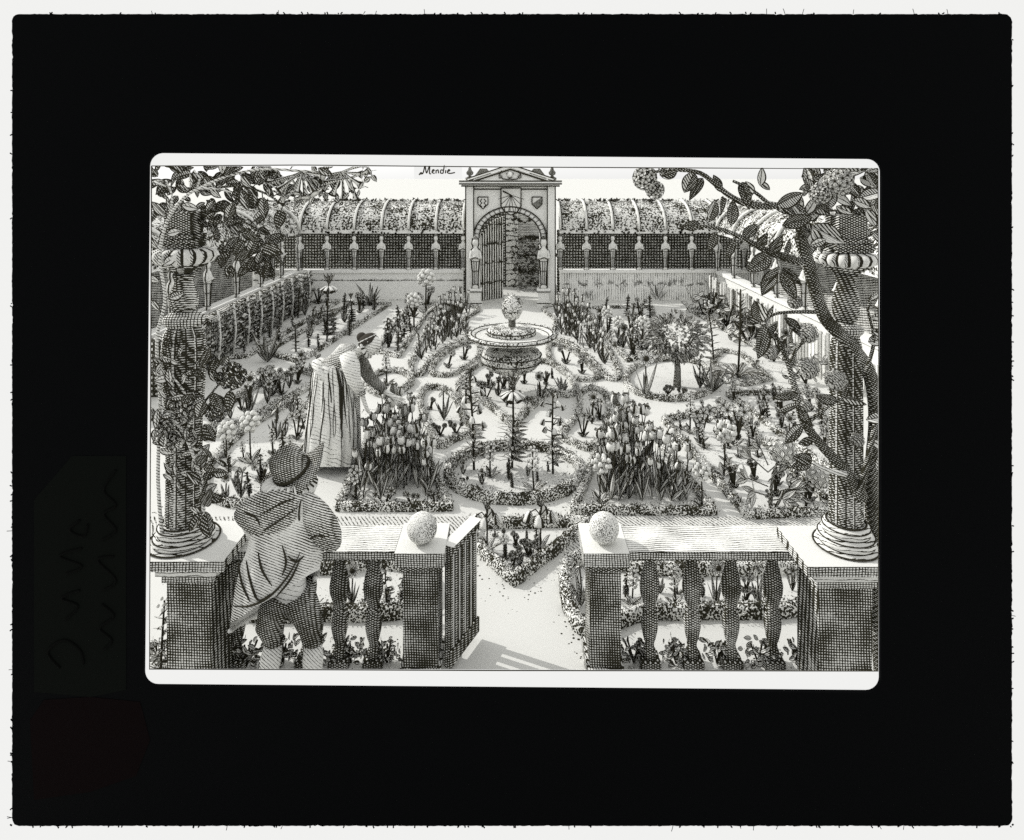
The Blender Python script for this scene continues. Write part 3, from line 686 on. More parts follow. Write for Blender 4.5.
# ------------------------------------------------------------------ the vine-covered galleries round the garden
def herm(mb, c, s, face=0, big=False):
    M4 = Matrix.Rotation(face, 3, 'Z')
    mb.lathe([(.07, 0), (.075, .05), (.05, .07), (.055, .3), (.08, .62), (.09, .70), (.10, .78), (.085, .88), (.05, .93), (.045, .97)], c, 'paper', 12, sy=.8, mat=Matrix.Scale(s, 3))
    mb.ball(V(c)+V((0, 0, 1.05*s)), .075*s, 'paper', 10, (1, 1, 1.25)); mb.ball(V(c)+V((0, 0, 1.15*s)), .055*s, 'stone_dark', 8)
    for g in (-1, 1):
        mb.tube([V(c)+M4 @ V((g*x*s, -.01, z*s)) for x, z in ((.085, 0), (.06, .08), (.065, .3), (.095, .62), (.11, .68), (.145, .72), (.12, .86), (.055, .93), (.08, 1.02), (.065, 1.15))], .016*s, 'ink', 5)
        mb.tube([V(c)+M4 @ V((g*.09*s, 0, .86*s)), V(c)+M4 @ V((g*.125*s, -.05*s, .70*s)), V(c)+M4 @ V((-g*.03*s, -.13*s, .74*s))], [.04*s, .035*s, .028*s], 'paper', 7)
    mb.tube([V(c)+M4 @ V((x*s, -.155*s, z*s)) for x, z in ((-.08, .69), (0, .72), (.08, .69))], .012*s, 'ink', 5)
    for x in (-.03, .03): mb.tube([V(c)+M4 @ V((x*s*.6, -.06*s, .1*s)), V(c)+M4 @ V((x*s, -.085*s, .62*s))], .009*s, 'ink', 4)
    for z in (.10, .40, .62): mb.tube([V(c)+V((math.cos(a)*.08*s, math.sin(a)*.066*s, z*s)) for a in [i*.524 for i in range(13)]], .008*s, 'ink', 4, False)
def gallery(name, label, A, B, inward, bays, parapet, dark_parapet=False, zs=(.76, 1.72, 2.52), back='far_dark'):
    A, B = V(A), V(B); t = thing(name, (A+B)/2, label, 'gallery', 'vine galleries enclosing the garden'); d = (B-A); L = d.length; d.normalize(); out = -V(inward)
    z0, z1, z2 = zs
    def slab(p, q, zlo, zhi, th, key, mb, off=0):
        o = out*off; e = out*th
        mb.prism([p+o+UP*zlo, q+o+UP*zlo, q+o+UP*zhi, p+o+UP*zhi], e, key)
    m = MB(); slab(A, B, 0, z0-.05, .12, parapet, m); m.obj('parapet', t, smooth=False)
    m = MB(); slab(A, B, z0-.05, z0+.03, .22, 'far_stone', m, -.05); m.obj('coping', t, smooth=False)
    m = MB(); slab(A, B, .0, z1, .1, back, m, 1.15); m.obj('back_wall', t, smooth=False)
    m = MB(); slab(A, B, z1, z1+.09, .14, 'far_stone', m, -.02)
    for i in range(int(L*16)):
        q = A+d*random.uniform(0, L)-out*.04+UP*(z1+random.uniform(-.02, .1)); m.poly([q, q+d*.05, q+d*.04+UP*.05, q+UP*.04], random.choice(('ink', 'ink', 'paper')))
    m.obj('architrave', t, smooth=False)
    arc = [(1.25*(1-math.cos(a))*.9, z1+.09+(z2-z1-.09)*math.sin(a)) for a in [i*math.pi/2/7 for i in range(8)]]
    m = MB(); n = max(2, int(L/.4)); m.grid([[A+d*L*i/n+out*(o+random.uniform(-.02, .02))+UP*z for o, z in arc] for i in range(n+1)], 'vault')
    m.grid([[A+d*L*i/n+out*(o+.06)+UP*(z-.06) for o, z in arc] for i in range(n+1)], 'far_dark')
    for i in range(int(L*300)):
        o, z = arc[min(7, int(8*random.random()**.8))]; q = A+d*random.uniform(0, L)+out*(o-.02+random.uniform(-.05, .05))+UP*(z+random.uniform(-.04, .04)); e = (d*random.uniform(-1, 1)+UP*random.uniform(-.5, 1)-out*.3).normalized(); sd = e.cross(out).normalized()
        l = random.uniform(.035, .07); m.poly([q, q+e*l*.5+sd*l*.25, q+e*l, q+e*l*.5-sd*l*.25], random.choice(('ink', 'paper', 'leaf_mid', 'leaf_dark', 'paper')))
    for i in range(int(L*9)):
        q = A+d*random.uniform(0, L)+out*random.uniform(.7, 1.2)+UP*z2
        for _ in range(5): m.leaf(q, V((random.uniform(-1, 1), random.uniform(-1, 1), random.uniform(.1, 1))), random.uniform(.06, .12), .06, .02, mats=('ink', 'leaf_mid', 'leaf_dark'), n=3)
    m.obj('vine_vault', t)
    for i in range(bays+1):
        q = A+d*L*i/bays
        m = MB(); m.tube([q+out*(o-.05)+UP*(z+.02) for o, z in arc], .036, 'paper', 6); m.tube([q+d*.04+out*(o-.05)+UP*(z+.02) for o, z in arc], .012, 'ink', 5); m.obj('rib', t)
        if 0 < i < bays or True:
            m = MB(); herm(m, q-out*.02+UP*(z0+.03), (z1-z0-.03)/1.2*.99, math.atan2(inward[1], inward[0])+math.pi/2); m.obj('herm_statue', t)
XL, XR, YB = -5.46, 5.25, 16.5
gallery('vine_gallery', 'vaulted vine gallery with statue posts, left of the portal', (XL-1.4, YB, 0), (-1.26, YB, 0), (0, -1, 0), 8, 'parapet_lined')
gallery('vine_gallery', 'vaulted vine gallery with statue posts, right of the portal', (1.24, YB, 0), (XR+1.4, YB, 0), (0, -1, 0), 8, 'parapet_hatched')
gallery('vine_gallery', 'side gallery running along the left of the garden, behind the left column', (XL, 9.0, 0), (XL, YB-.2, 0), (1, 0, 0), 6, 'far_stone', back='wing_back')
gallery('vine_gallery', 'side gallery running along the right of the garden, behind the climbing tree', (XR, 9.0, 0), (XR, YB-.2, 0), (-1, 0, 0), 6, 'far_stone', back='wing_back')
# espalier along the left wing and a picket fence along the right one
t = thing('espalier_hedge', (XL+.35, 13, 0), 'tall dark espalier hedge with pale stems along the left gallery', 'hedge')
m = MB(); m.box((XL+.15, 9.2, 0), (XL+.45, 15.9, .78), 'far_dark')
for i in range(2300):
    q = V((XL+.46, random.uniform(9.2, 15.9), random.uniform(.02, .86))); d = V((.5, random.uniform(-1, 1), random.uniform(-.4, 1))).normalized(); l = random.uniform(.06, .11); sd = d.cross(V((1, 0, 0))).normalized()*l*.25
    m.poly([q, q+d*l*.5+sd, q+d*l, q+d*l*.5-sd], random.choice(('ink', 'leaf_dark', 'leaf_mid', 'paper')))
m.obj('foliage', t)
for i in range(11):
    y = 9.6+i*.6; m = MB(); m.tube([(XL+.5, y, 0), (XL+.53, y+.02, .45), (XL+.5, y, .9)], .022, 'paper', 6)
    for j in range(7):
        z = .2+j*.1
        for g in (-1, 1): m.leaf((XL+.52, y, z), V((.3, g, .5)), .16, .05, .014, mats=('ink', 'paper', 'leaf_pale'), n=4)
    m.obj('stem', t)
t = thing('picket_fence', (XR-.4, 13, 0), 'weathered picket fence of close upright sticks along the right gallery', 'fence')
for i in range(56):
    y = 9.3+i*.117; m = MB(); m.box((XR-.42, y, 0), (XR-.39, y+random.uniform(.06, .085), random.uniform(.68, .78)), random.choice(('leaf_pale', 'leaf_mid', 'leaf_dark', 'far_stone'))); m.obj('picket', t, smooth=False)
m = MB(); m.box((XR-.385, 9.3, .5), (XR-.35, 15.9, .56), 'far_stone'); m.box((XR-.385, 9.3, .15), (XR-.35, 15.9, .21), 'far_stone'); m.obj('rail', t, smooth=False)
# outer rows of leafy shrubs under the right fence
for i, y in enumerate((9.8, 11.0, 12.2, 13.4, 14.6)):
    g = V((XR-.75, y, 0)); yy = HY+CH*F/y
    plant('bush', 512+g.x*F/y, yy, yy-26, 'leafy_shrub', 'leafy shrub under the picket fence, %s from the far corner' % ('fifth', 'fourth', 'third', 'second', 'first')[i], 'shrub', 'shrubs under the picket fence', s=1.3)

# ------------------------------------------------------------------ the portal
PY = 16.1; kk = PY/F
def pp(x, y, Y=PY): return P(x, y, Y)
t = thing('garden_portal', (0, PY, 0), 'classical stone garden portal with pediment, sundial and statues', 'gateway')
zt = pp(0, 186).z; spr = pp(0, 238).z; rad = 31*kk*.98; cx = pp(510, 0).x
xl, xr = pp(466, 0).x, pp(554, 0).x
arcp = [(cx+rad*math.cos(a), spr+rad*.86*math.sin(a)) for a in [math.pi*i/20 for i in range(21)]]
m = MB()   # wall with an arched opening
m.prism([V((xl, PY, 0)), V((cx-rad, PY, 0)), V((cx-rad, PY, spr)), V((xl, PY, spr))], (0, .5, 0), 'far_stone')
m.prism([V((cx+rad, PY, 0)), V((xr, PY, 0)), V((xr, PY, spr)), V((cx+rad, PY, spr))], (0, .5, 0), 'far_stone')
b0 = len(m.v)
for yy in (PY, PY+.5):
    top = [(xr, spr)]+[(xr+(xl-xr)*i/18, zt) for i in range(19)]+[(xl, spr)]
    rows = [[V((x, yy, z)) for x, z in arcp], [V((x, yy, z)) for x, z in top]]
    m.grid(rows, 'far_stone')
m.grid([[V((x, PY, z)) for x, z in arcp], [V((x, PY+.5, z)) for x, z in arcp]], 'far_stone')
m.obj('wall', t, smooth=False)
m = MB()   # archivolt
m.grid([[V((cx+(x-cx)*f, PY-e, spr+(z-spr)*f)) for x, z in arcp] for f, e in ((1.0, .0), (1.0, .045), (1.2, .045), (1.2, .0))], 'far_stone')
for f in (1.01, 1.20): m.tube([V((cx+(x-cx)*f, PY-.065, spr+(z-spr)*f)) for x, z in arcp], .017, 'ink', 5)
for i in range(1, 20): x, z = arcp[i]; m.tube([V((cx+(x-cx)*1.03, PY-.065, spr+(z-spr)*1.03)), V((cx+(x-cx)*1.17, PY-.065, spr+(z-spr)*1.17))], .008, 'ink', 4)
m.obj('archivolt', t)
for x0, x1 in ((466, 474), (547, 555)):
    m = MB(); m.box((pp(x0, 0).x, PY-.12, 0), (pp(x1, 0).x, PY-.003, zt-.003), 'far_stone')
    for x in (x0, x1): m.tube([(pp(x, 0).x, PY-.125, 0), (pp(x, 0).x, PY-.125, zt)], .014, 'ink', 4)
    m.obj('pilaster', t, smooth=False)
m = MB(); m.box((pp(462, 0).x, PY-.24, zt), (pp(559, 0).x, PY+.55, zt+.05), 'far_stone'); m.box((pp(460, 0).x, PY-.32, zt+.052), (pp(561, 0).x, PY+.6, zt+.13), 'far_stone')
for z, x0, x1, y in ((zt+.0, 462, 559, PY-.245), (zt+.055, 460, 561, PY-.325), (zt+.125, 460, 561, PY-.325), (zt-.08, 474, 547, PY-.02)): m.tube([(pp(x0, 0).x, y, z), (pp(x1, 0).x, y, z)], .016, 'ink', 4)
m.obj('entablature', t, smooth=False)
zc = zt+.132; ap = pp(0, 167).z
m = MB(); m.prism([V((pp(470, 0).x, PY-.1, zc)), V((pp(551, 0).x, PY-.1, zc)), V((pp(510.5, 0).x, PY-.1, ap))], (0, .5, 0), 'far_stone')
for a, b in (((468, zc), (510.5, ap)), ((510.5, ap), (553, zc))):
    for o in (0, .09): m.tube([V((pp(a[0], 0).x, PY-.14, a[1]+.03-o)), V((pp(b[0], 0).x, PY-.14, b[1]+.03-o))], .022, 'ink' if o else 'far_stone', 5)
    m.tube([V((pp(a[0], 0).x, PY-.15, a[1]+.06)), V((pp(b[0], 0).x, PY-.15, b[1]+.06))], .016, 'ink', 5)
m.obj('pediment', t, smooth=False)
m = MB()   # carved scrolls in the pediment
for g in (-1, 1):
    m.tube([V((cx+g*(.06+.03*i*math.cos(i*.9)), PY-.13, zc+.14+.025*i**.5*math.sin(i*.9)*2)) for i in range(9)], .015, 'ink', 5); m.ball((cx+g*.24, PY-.12, zc+.1), .05, 'stone_dark', 8)
m.ball((cx, PY-.13, zc+.16), .075, 'far_stone', 9); m.obj('carving', t)
m = MB()
for g in (-1, 1):
    x0, x1 = sorted((cx+g*.35, cx+g*.88)); zr = ap-.03
    m.prism([V((cx+g*.38, PY+.55, zc+.05)), V((cx+g*.98, PY+.55, zc+.05)), V((cx+g*.78, PY+.55, zr)), V((cx+g*.62, PY+.55, zr))], (0, .5, 0), 'leaf_dark')
m.obj('roof', t, smooth=False)
for x in (470, 552):
    m = MB(); m.lathe([(.05, 0), (.13, .02), (.14, .09), (.06, .13), (.04, .16), (.10, .20), (.115, .26), (.06, .33), (.035, .42), (.02, .5), (.005, .54)], (pp(x, 0).x, PY-.05, zc), 'leaf_dark', 12, mat=Matrix.Scale(.8, 3)); m.obj('urn_finial', t)
sx, sz = pp(511, 0).x, pp(0, 203).z
m = MB(); m.prism([V((sx+a*kk, PY-.06, sz+b*kk)) for a, b in ((-10, 15), (10, 15), (10, -3), (6, -9), (0, -12), (-6, -9), (-10, -3))], (0, .055, 0), 'paper'); o = [(-10, 15), (10, 15), (10, -3), (6, -9), (0, -12), (-6, -9), (-10, -3), (-10, 15)]
m.tube([V((sx+a*kk, PY-.065, sz+b*kk)) for a, b in o], .018, 'ink', 5)
for i in range(8):
    a = math.pi*(1.08+.84*i/7); m.tube([V((sx, PY-.065, sz+8*kk)), V((sx+math.cos(a)*13*kk, PY-.065, sz+8*kk+math.sin(a)*17*kk))], .007, 'ink', 4)
m.tube([V((sx-8*kk, PY-.065, sz+12*kk)), V((sx, PY-.15, sz+8*kk))], .02, 'ink', 5); m.obj('sundial', t, smooth=False)
for x, dk in ((483, 'leaf_pale'), (537, 'leaf_dark')):
    qx, qz = pp(x, 0).x, pp(0, 203).z; sh = [(-5, 6), (5, 6), (5, -1), (0, -6), (-5, -1)]
    m = MB(); m.prism([V((qx+a*kk, PY-.03, qz+b*kk)) for a, b in sh], (0, .027, 0), 'paper'); m.tube([V((qx+a*kk, PY-.035, qz+b*kk)) for a, b in sh+sh[:1]], .016, 'ink', 5)
    if x > 500: m.poly([V((qx+a*kk, PY-.036, qz+b*kk)) for a, b in ((5, 6), (5, -1), (0, -6), (-5, -1))], 'leaf_dark')
    else:
        for g in (-1, 1): m.tube([V((qx+g*a*kk, PY-.036, qz+b*kk)) for a, b in ((1, 4), (3, 2), (1, 0), (3, -2), (1, -4))], .014, 'ink', 4)
    m.obj('coat_of_arms', t, smooth=False)
for x in (476, 543):
    q = V((pp(x, 0).x, PY-.28, 0)); m = MB(); m.box((q.x-.17, q.y-.15, 0), (q.x+.17, q.y+.15, .08), 'far_stone'); m.box((q.x-.13, q.y-.12, .082), (q.x+.13, q.y+.12, .36), 'far_stone'); m.box((q.x-.16, q.y-.14, .362), (q.x+.16, q.y+.14, .42), 'far_stone')
    for z in (.08, .36): m.tube([(q.x-.17, q.y-.155, z), (q.x+.17, q.y-.155, z)], .012, 'ink', 4)
    m.obj('pedestal', t, smooth=False); m = MB(); herm(m, q+UP*.423, 1.08); m.obj('caryatid', t)
m = MB(); m.prism([V((cx-rad+.02, PY+.3, .01)), V((cx-rad+.58, PY+.75, .01)), V((cx-rad+.58, PY+.75, spr+.5)), V((cx-rad+.3, PY+.52, spr+.38)), V((cx-rad+.02, PY+.3, spr))], (-.03, .05, 0), 'far_door'); m.obj('door', t, smooth=False)
# what shows through the arch
t = thing('brick_wall', (0, 19, 0), 'coursed brick wall end seen through the portal arch', 'wall')
m = MB(); m.box((cx-.12, 18.4, 0), (cx+.22, 18.9, 2.9), 'brick'); m.obj('wall_end', t, smooth=False)
m = MB(); m.box((cx+.225, 18.55, 0), (cx+1.3, 18.9, 2.2), 'wing_back'); m.box((cx-1.3, 18.55, 0), (cx-.123, 18.9, 2.2), 'far_dark'); m.obj('wall_face', t, smooth=False)
t = tag(bpy.data.objects.new('wall_shrub', None), 'dark shrub growing behind the portal arch', 'shrub'); COL.objects.link(t); t.location = (cx+.6, 17.9, 0)
m = MB()
for i in range(330):
    q = V((cx+.6+random.gauss(0, .25), 17.9+random.gauss(0, .15), random.uniform(.05, 1.5))); m.leaf(q, rdir(random.uniform(-.3, 1)), .14, .07, .018, mats=('ink', 'leaf_mid', 'leaf_dark'), n=3)
m.obj('foliage', t)

# ------------------------------------------------------------------ balustrade in the foreground
ZT = .83; BY = 4.0
def bx(x, Y=BY): return (x-512)*Y/F
BAL = [(.055, .0), (.055, .05), (.045, .055), (.04, .09), (.058, .13), (.075, .19), (.078, .235), (.062, .285), (.05, .305), (.066, .315), (.05, .33), (.062, .36), (.088, .42), (.092, .46), (.078, .52), (.056, .58), (.045, .62), (.05, .64), (.075, .67), (.08, .685)]
def baluster(x, par):
    m = MB(); m.box((x-.062, BY+.07, .0), (x+.062, BY+.19, .06), 'stone_dark'); m.lathe([(r*.70, z+.062) for r, z in BAL], (x, BY+.13, 0), 'stone_dark', 20); m.box((x-.095, BY+.03, .748), (x+.095, BY+.23, .757), 'stone_dark')
    m.obj('baluster', par)
def post(x0, x1, par):
    a, b = bx(x0), bx(x1); m = MB(); m.box((a, BY+.0, 0), (b, BY+.26, .70), 'stone'); m.box((a-.02, BY-.02, 0), (b+.02, BY+.28, .09), 'stone_mid'); 
    pr = m.obj('post', par, smooth=False)
    m = MB(); m.box((a-.02, BY-.025, .702), (b+.02, BY+.28, .745), 'stone_dark'); m.box((a-.045, BY-.05, .747), (b+.045, BY+.30, ZT), 'stone_mid'); m.poly([(a-.045, BY-.05, ZT+.002), (b+.045, BY-.05, ZT+.002), (b+.045, BY+.30, ZT+.002), (a-.045, BY+.30, ZT+.002)], 'paper'); m.obj('post_cap', par, smooth=False)
    m = MB(); m.ball(((a+b)/2, BY+.07, ZT+.095), .095, 'ball_stone', 28, keyf=None); m.obj('ball_finial', par)
MATS['ball_stone'] = stipple('stippled_ball_stone', 150, .26, .52, 3)
def rail(x0, x1, par):
    m = MB(); m.box((x0, BY-.0, .757), (x1, BY+.26, ZT), 'stone_dark'); m.box((x0, BY-.03, .785), (x1, BY-.003, ZT-.004), 'stone_mid'); m.poly([(x0, BY-.03, ZT+.002), (x1, BY-.03, ZT+.002), (x1, BY+.27, ZT+.002), (x0, BY+.27, ZT+.002)], 'rail_top')
    m.obj('handrail', par, smooth=False)
MATS['rail_top'] = hatch('lightly_lined_stone', [((.04, 1, 0), .022, .22)], low=.5)
t = thing('balustrade', (bx(320), BY, 0), 'left stone balustrade that the man leans on, with a ball on its post', 'balustrade', 'stone balustrades either side of the gate')
rail(bx(214), bx(403)-.047, t); post(403, 438, t)
for x in (228, 264, 300, 334, 369): baluster(bx(x), t)
t = thing('balustrade', (bx(700), BY, 0), 'right stone balustrade with four free balusters and a ball on its post', 'balustrade', 'stone balustrades either side of the gate')
rail(bx(621)+.047, bx(812), t); post(590, 621, t)
for x in (654, 698, 738, 781): baluster(bx(x), t)
# open gate
A = V((bx(444, 4.06), 4.06, 0)); B = V((bx(473, 4.40), 4.40, 0)); gd = (B-A).normalized(); gn = V((gd.y, -gd.x, 0))
t = thing('garden_gate', A, 'open garden gate of dark upright bars beside the left post', 'gate')
m = MB(); m.prism([A+UP*.76, B+UP*.76, B+UP*.82, A+UP*.82], gn*.05, 'stone_dark'); m.poly([A-gn*.02+UP*.823, A+gn*.07+UP*.823, B+gn*.07+UP*.823, B-gn*.02+UP*.823], 'paper'); m.obj('top_rail', t, smooth=False)
m = MB(); m.prism([A+UP*.05, B+UP*.05, B+UP*.15, A+UP*.15], gn*.05, 'stone_dark'); m.obj('bottom_rail', t, smooth=False)
for i in range(5):
    q = A+(B-A)*(i+.12)/5; e = A+(B-A)*(i+.72)/5; m = MB(); m.prism([q+UP*.152, e+UP*.152, e+UP*.757, q+UP*.757], gn*.035, 'stone_dark'); m.tube([e+gn*.038+UP*.152, e+gn*.038+UP*.757], .004, 'paper', 5); m.obj('bar', t, smooth=False)

def pedestal(x0, x1, px0, px1, zt, label, yb):
    """x0..x1 die front, px0..px1 top plate front, in picture columns"""
    Y = 3.76; f = lambda x: (x-512)*Y/F
    t = thing('column_pedestal', (f((x0+x1)/2), Y, 0), label, 'pedestal', 'pedestals carrying the columns')
    m = MB(); m.box((f(x0), Y+.02, 0), (f(x1), Y+.30, zt-.16), 'stone'); m.obj('die', t, smooth=False)
    m = MB(); m.box((f(x0)-.02, Y+.0, zt-.16), (f(x1)+.02, Y+.32, zt-.11), 'stone_mid'); m.box((f(x0)-.045, Y-.025, zt-.108), (f(x1)+.045, Y+.34, zt-.06), 'stone_pale'); m.obj('moulding', t, smooth=False)
    m = MB(); m.box((f(px0), Y-.06, zt-.058), (f(px1), Y+.38, zt), 'stone_mid'); m.poly([(f(px0), Y-.06, zt+.002), (f(px1), Y-.06, zt+.002), (f(px1), Y+.38, zt+.002), (f(px0), Y+.38, zt+.002)], 'paper'); m.obj('top_slab', t, smooth=False)
    return t
pedestal(165, 210, 138, 228, .93, 'left square pedestal under the rose-grown column', 0)
pedestal(820, 874, 803, 900, .90, 'right square pedestal under the column with the climbing tree', 0)

def column(cxp, Yc, base, prof, label, z0):
    k = Yc/F; c = V(((cxp-512)*k, Yc, z0)); zz = lambda y: CH-(y-HY)*k-z0
    t = thing('urn_column', c, label, 'column', 'columns flanking the view')
    for nm, key, seg in prof:
        m = MB(); pts = [(r*k, max(0.004+.0008*i, zz(y))) for i, (y, r) in enumerate(seg)]
        if nm == 'abacus': 
            for (ya, yb2, r) in seg2[nm]: m.box((c.x-r*k, Yc-r*k, z0+zz(ya)), (c.x+r*k, Yc+r*k, z0+zz(yb2)), key)
            o = m.obj(nm, t, smooth=False); continue
        if nm == 'gadrooned_bowl':
            rows = []
            n = 192
            for r, z in pts: rows.append([V((c.x+r*math.cos(6.2832*j/n)*(1+.12*abs(math.sin(16*6.2832*j/n/2))), c.y+r*math.sin(6.2832*j/n)*(1+.12*abs(math.sin(16*6.2832*j/n/2))), z0+z)) for j in range(n)])
            m.grid(rows, key, True, lambda i, j: ('ink' if (j % 12) in (0, 1, 11) else 'paper' if j % 12 < 8 else 'leaf_mid') if i > 2 else 'column'); m.obj(nm, t); continue
        n = 40
        if nm == 'shaft':
            n = 72; fl = lambda j: 1-.05*(j % 6 < 2)
            rows = [[V((c.x+r*math.cos(6.2832*j/n)*fl(j), c.y+r*math.sin(6.2832*j/n)*fl(j), z0+z)) for j in range(n)] for r, z in pts]; m.grid(rows, key, True, lambda i, j: 'ink' if j % 6 == 0 else 'stone_pale' if j % 12 == 5 else 'column')  # a few pale flute faces painted in as highlights
        elif nm == 'base': 
            m.lathe(pts, (c.x, c.y, z0), key, 40)
            for q in (0, 3, 6, 9): m.tube([(c.x+pts[q][0]*1.01*math.cos(6.2832*j/40), c.y+pts[q][0]*1.01*math.sin(6.2832*j/40), z0+pts[q][1]+.004) for j in range(41)], .0055, 'ink', 5, False)
            for q in (2, 5, 8): m.tube([(c.x+pts[q][0]*1.0*math.cos(6.2832*j/40), c.y+pts[q][0]*1.0*math.sin(6.2832*j/40), z0+pts[q][1]) for j in range(41)], .004, 'ink', 5, False)
        else: m.lathe(pts, (c.x, c.y, z0), key, 40)
        m.obj(nm, t)
    return t
seg2 = {}
seg2['abacus'] = [(247, 243, 15), (242.5, 238.5, 17), (238, 234, 15.5), (233.5, 212, 13)]
column(184, 3.93, 34, [
 ('base', 'stone_pale', [(551, 33), (546, 34), (541, 33), (539, 27), (536, 29), (532, 28), (530, 23), (527, 25), (523, 24), (521, 20)]),
 ('shaft', 'column', [(520.5, 17.5), (470, 16.5), (420, 17), (385, 19.5), (350, 20.5), (334, 19), (326, 15)]),
 ('collar', 'stone_mid', [(325.5, 16), (322, 19), (317, 19.5), (313, 14), (311, 11)]),
 ('urn', 'column', [(310.5, 10), (306, 13), (299, 13.8), (292, 12.5), (284, 9), (279, 8), (277, 10.5), (274, 10.5), (273, 9)]),
 ('gadrooned_bowl', 'stone_pale', [(272.5, 9), (270, 13), (266, 19), (263, 21), (261, 25), (256, 28), (251, 27), (248, 21), (247.2, 3)]),
 ('abacus', 'stone_dark', [])], 'left column with swelling shaft, urn and gadrooned bowl, grown over with roses', .932)
seg2['abacus'] = [(251, 247.5, 18), (247, 243, 19), (242.5, 238, 17), (237.5, 215, 14)]
column(846, 3.93, 30, [
 ('base', 'stone_pale', [(553, 30), (548, 31), (543, 30), (541, 25), (538, 27), (533, 26), (531, 21), (528, 23), (524, 22), (521, 18)]),
 ('shaft', 'column', [(520.5, 16), (470, 15.5), (420, 15.5), (370, 15), (345, 14.5), (335, 12)]),
 ('collar', 'stone_mid', [(334.5, 13), (331, 16), (327, 16), (324, 10), (322, 9.5)]),
 ('urn', 'column', [(321.5, 9), (315, 12), (303, 13), (293, 11), (285, 8.5), (278, 8.5), (276, 11), (273, 11)]),
 ('gadrooned_bowl', 'stone_pale', [(272.5, 11), (270, 15), (267, 19), (265, 21), (263, 25), (258, 27), (254, 25), (252, 19), (251.2, 3)]),
 ('abacus', 'stone_dark', [])], 'right column with urn and gadrooned bowl, entwined by the climbing tree', .902)
# raised letters on the left shaft
t0 = [o for o in bpy.data.objects if o.name == 'urn_column'][0]
m = MB(); Yl = 3.93-.135
def stroke(pts): m.tube([V(((x-512)*Yl/F, Yl+.002+.0004*(x-172)**2*.12, CH-(y-HY)*Yl/F)) for x, y in pts], .0035, 'ink', 5)
stroke([(166+3*math.cos(a), 343+3.6*math.sin(a)) for a in [i*.5236 for i in range(13)]]); stroke([(172, 347), (172, 339.5), (175.5, 340), (176, 342.5), (172.5, 343.5), (176.5, 347)]); stroke([(179.5, 339.5), (179.5, 347)])
m.obj('lettering', t0)

# ------------------------------------------------------------------ climbers
def branch(mb, pts, r0, r1, key, Y0, Y1=None, jit=.0):
    Y1 = Y1 or Y0; n = len(pts); q = [P(x, y, Y0+(Y1-Y0)*i/max(1, n-1)+random.uniform(-jit, jit)) for i, (x, y) in enumerate(pts)]
    q = smooth_line(q, .03); mb.tube(q, [r0+(r1-r0)*i/len(q) for i in range(len(q))], key, 9); return q
U4 = .0068
def leaves(mb, L, Y, dark, jit=.12):
    """x, y of the leaf foot, heading in degrees (0 right, 90 up), length in picture units"""
    for x, y, a, l in L:
        Yj = Y+random.uniform(-jit, jit); k = Yj/F; d = V((math.cos(R(a)), random.uniform(-.45, .25), math.sin(R(a))))
        q = P(x, y, Yj); sd = V((-math.sin(R(a)), random.uniform(-.6, .6), math.cos(R(a))))
        mt = {0: ('ink', 'paper', 'leaf_pale'), 1: ('ink', 'leaf_pale', 'leaf_mid'), 2: ('ink', 'leaf_mid', 'leaf_dark'), 3: ('ink', 'leaf_dark', 'leaf_dark')}[dark if random.random() < .8 else max(0, dark-1)]
        l *= random.uniform(.78, 1.0); mb.leaf(q, d, l*k, l*k*random.uniform(.42, .62), U4, side=sd, bend=random.uniform(-.15, .28), mats=mt, n=9, fold=random.uniform(.1, .45), peak=random.uniform(.36, .5))
def along(q, step, l, dark, mb, Y=None, start=0):
    k = q[0].y/F; acc = 0; g = 1
    for a, b in zip(q, q[1:]):
        acc += (b-a).length
        if acc > step:
            acc = 0; d = (b-a).normalized(); nrm = V((-d.z, 0, d.x))*g; g = -g
            e = d*.55+nrm+V((0, random.uniform(-.5, .3), 0)); mt = random.choice(((('ink', 'paper', 'leaf_pale'), ('ink', 'leaf_pale', 'leaf_mid')) if dark < 2 else (('ink', 'leaf_mid', 'leaf_dark'), ('ink', 'leaf_dark', 'leaf_dark'))))
            st = b+e.normalized()*l*k*.25; mb.tube([b, st], .003, 'ink', 5)
            mb.leaf(st, e, l*k*random.uniform(.8, 1.15), l*k*.55, U4, side=d+V((0, random.uniform(-.5, .5), 0)), mats=mt, n=8)
t = thing('climbing_tree', P(884, 690, 3.95)*1, 'climbing tree with thick dark branches twisting round the right column', 'tree'); t.location.z = 0
m = MB(); tr = t
branch(m, [(886, 712), (880, 640), (875, 560), (872, 480), (876, 420), (870, 375), (851, 346), (826, 319), (815, 288), (807, 258), (800, 236)], .052, .036, 'bark', 4.08, 3.72); m.obj('trunk', t)
m = MB()
branch(m, [(801, 262), (785, 258), (765, 250), (740, 237), (716, 228), (694, 226)], .024, .008, 'bark', 3.74, 3.6)
branch(m, [(801, 240), (800, 222), (806, 214), (824, 202), (842, 190), (860, 198)], .026, .010, 'bark', 3.72, 3.8)
branch(m, [(803, 236), (793, 216), (780, 206), (755, 206), (733, 198), (715, 184), (700, 173), (678, 170), (652, 172)], .026, .007, 'bark', 3.72, 3.55)
branch(m, [(770, 205), (752, 190), (733, 181)], .013, .007, 'bark', 3.65)
branch(m, [(815, 312), (795, 312), (775, 314), (762, 322)], .013, .006, 'bark', 3.72, 3.66)
branch(m, [(862, 498), (846, 472), (822, 446), (804, 422), (797, 396), (789, 366), (782, 348), (775, 334)], .038, .010, 'bark', 3.76, 3.66)
branch(m, [(790, 368), (796, 350), (808, 338)], .012, .006, 'bark', 3.7); branch(m, [(806, 424), (826, 408), (842, 398)], .014, .006, 'bark', 3.7)
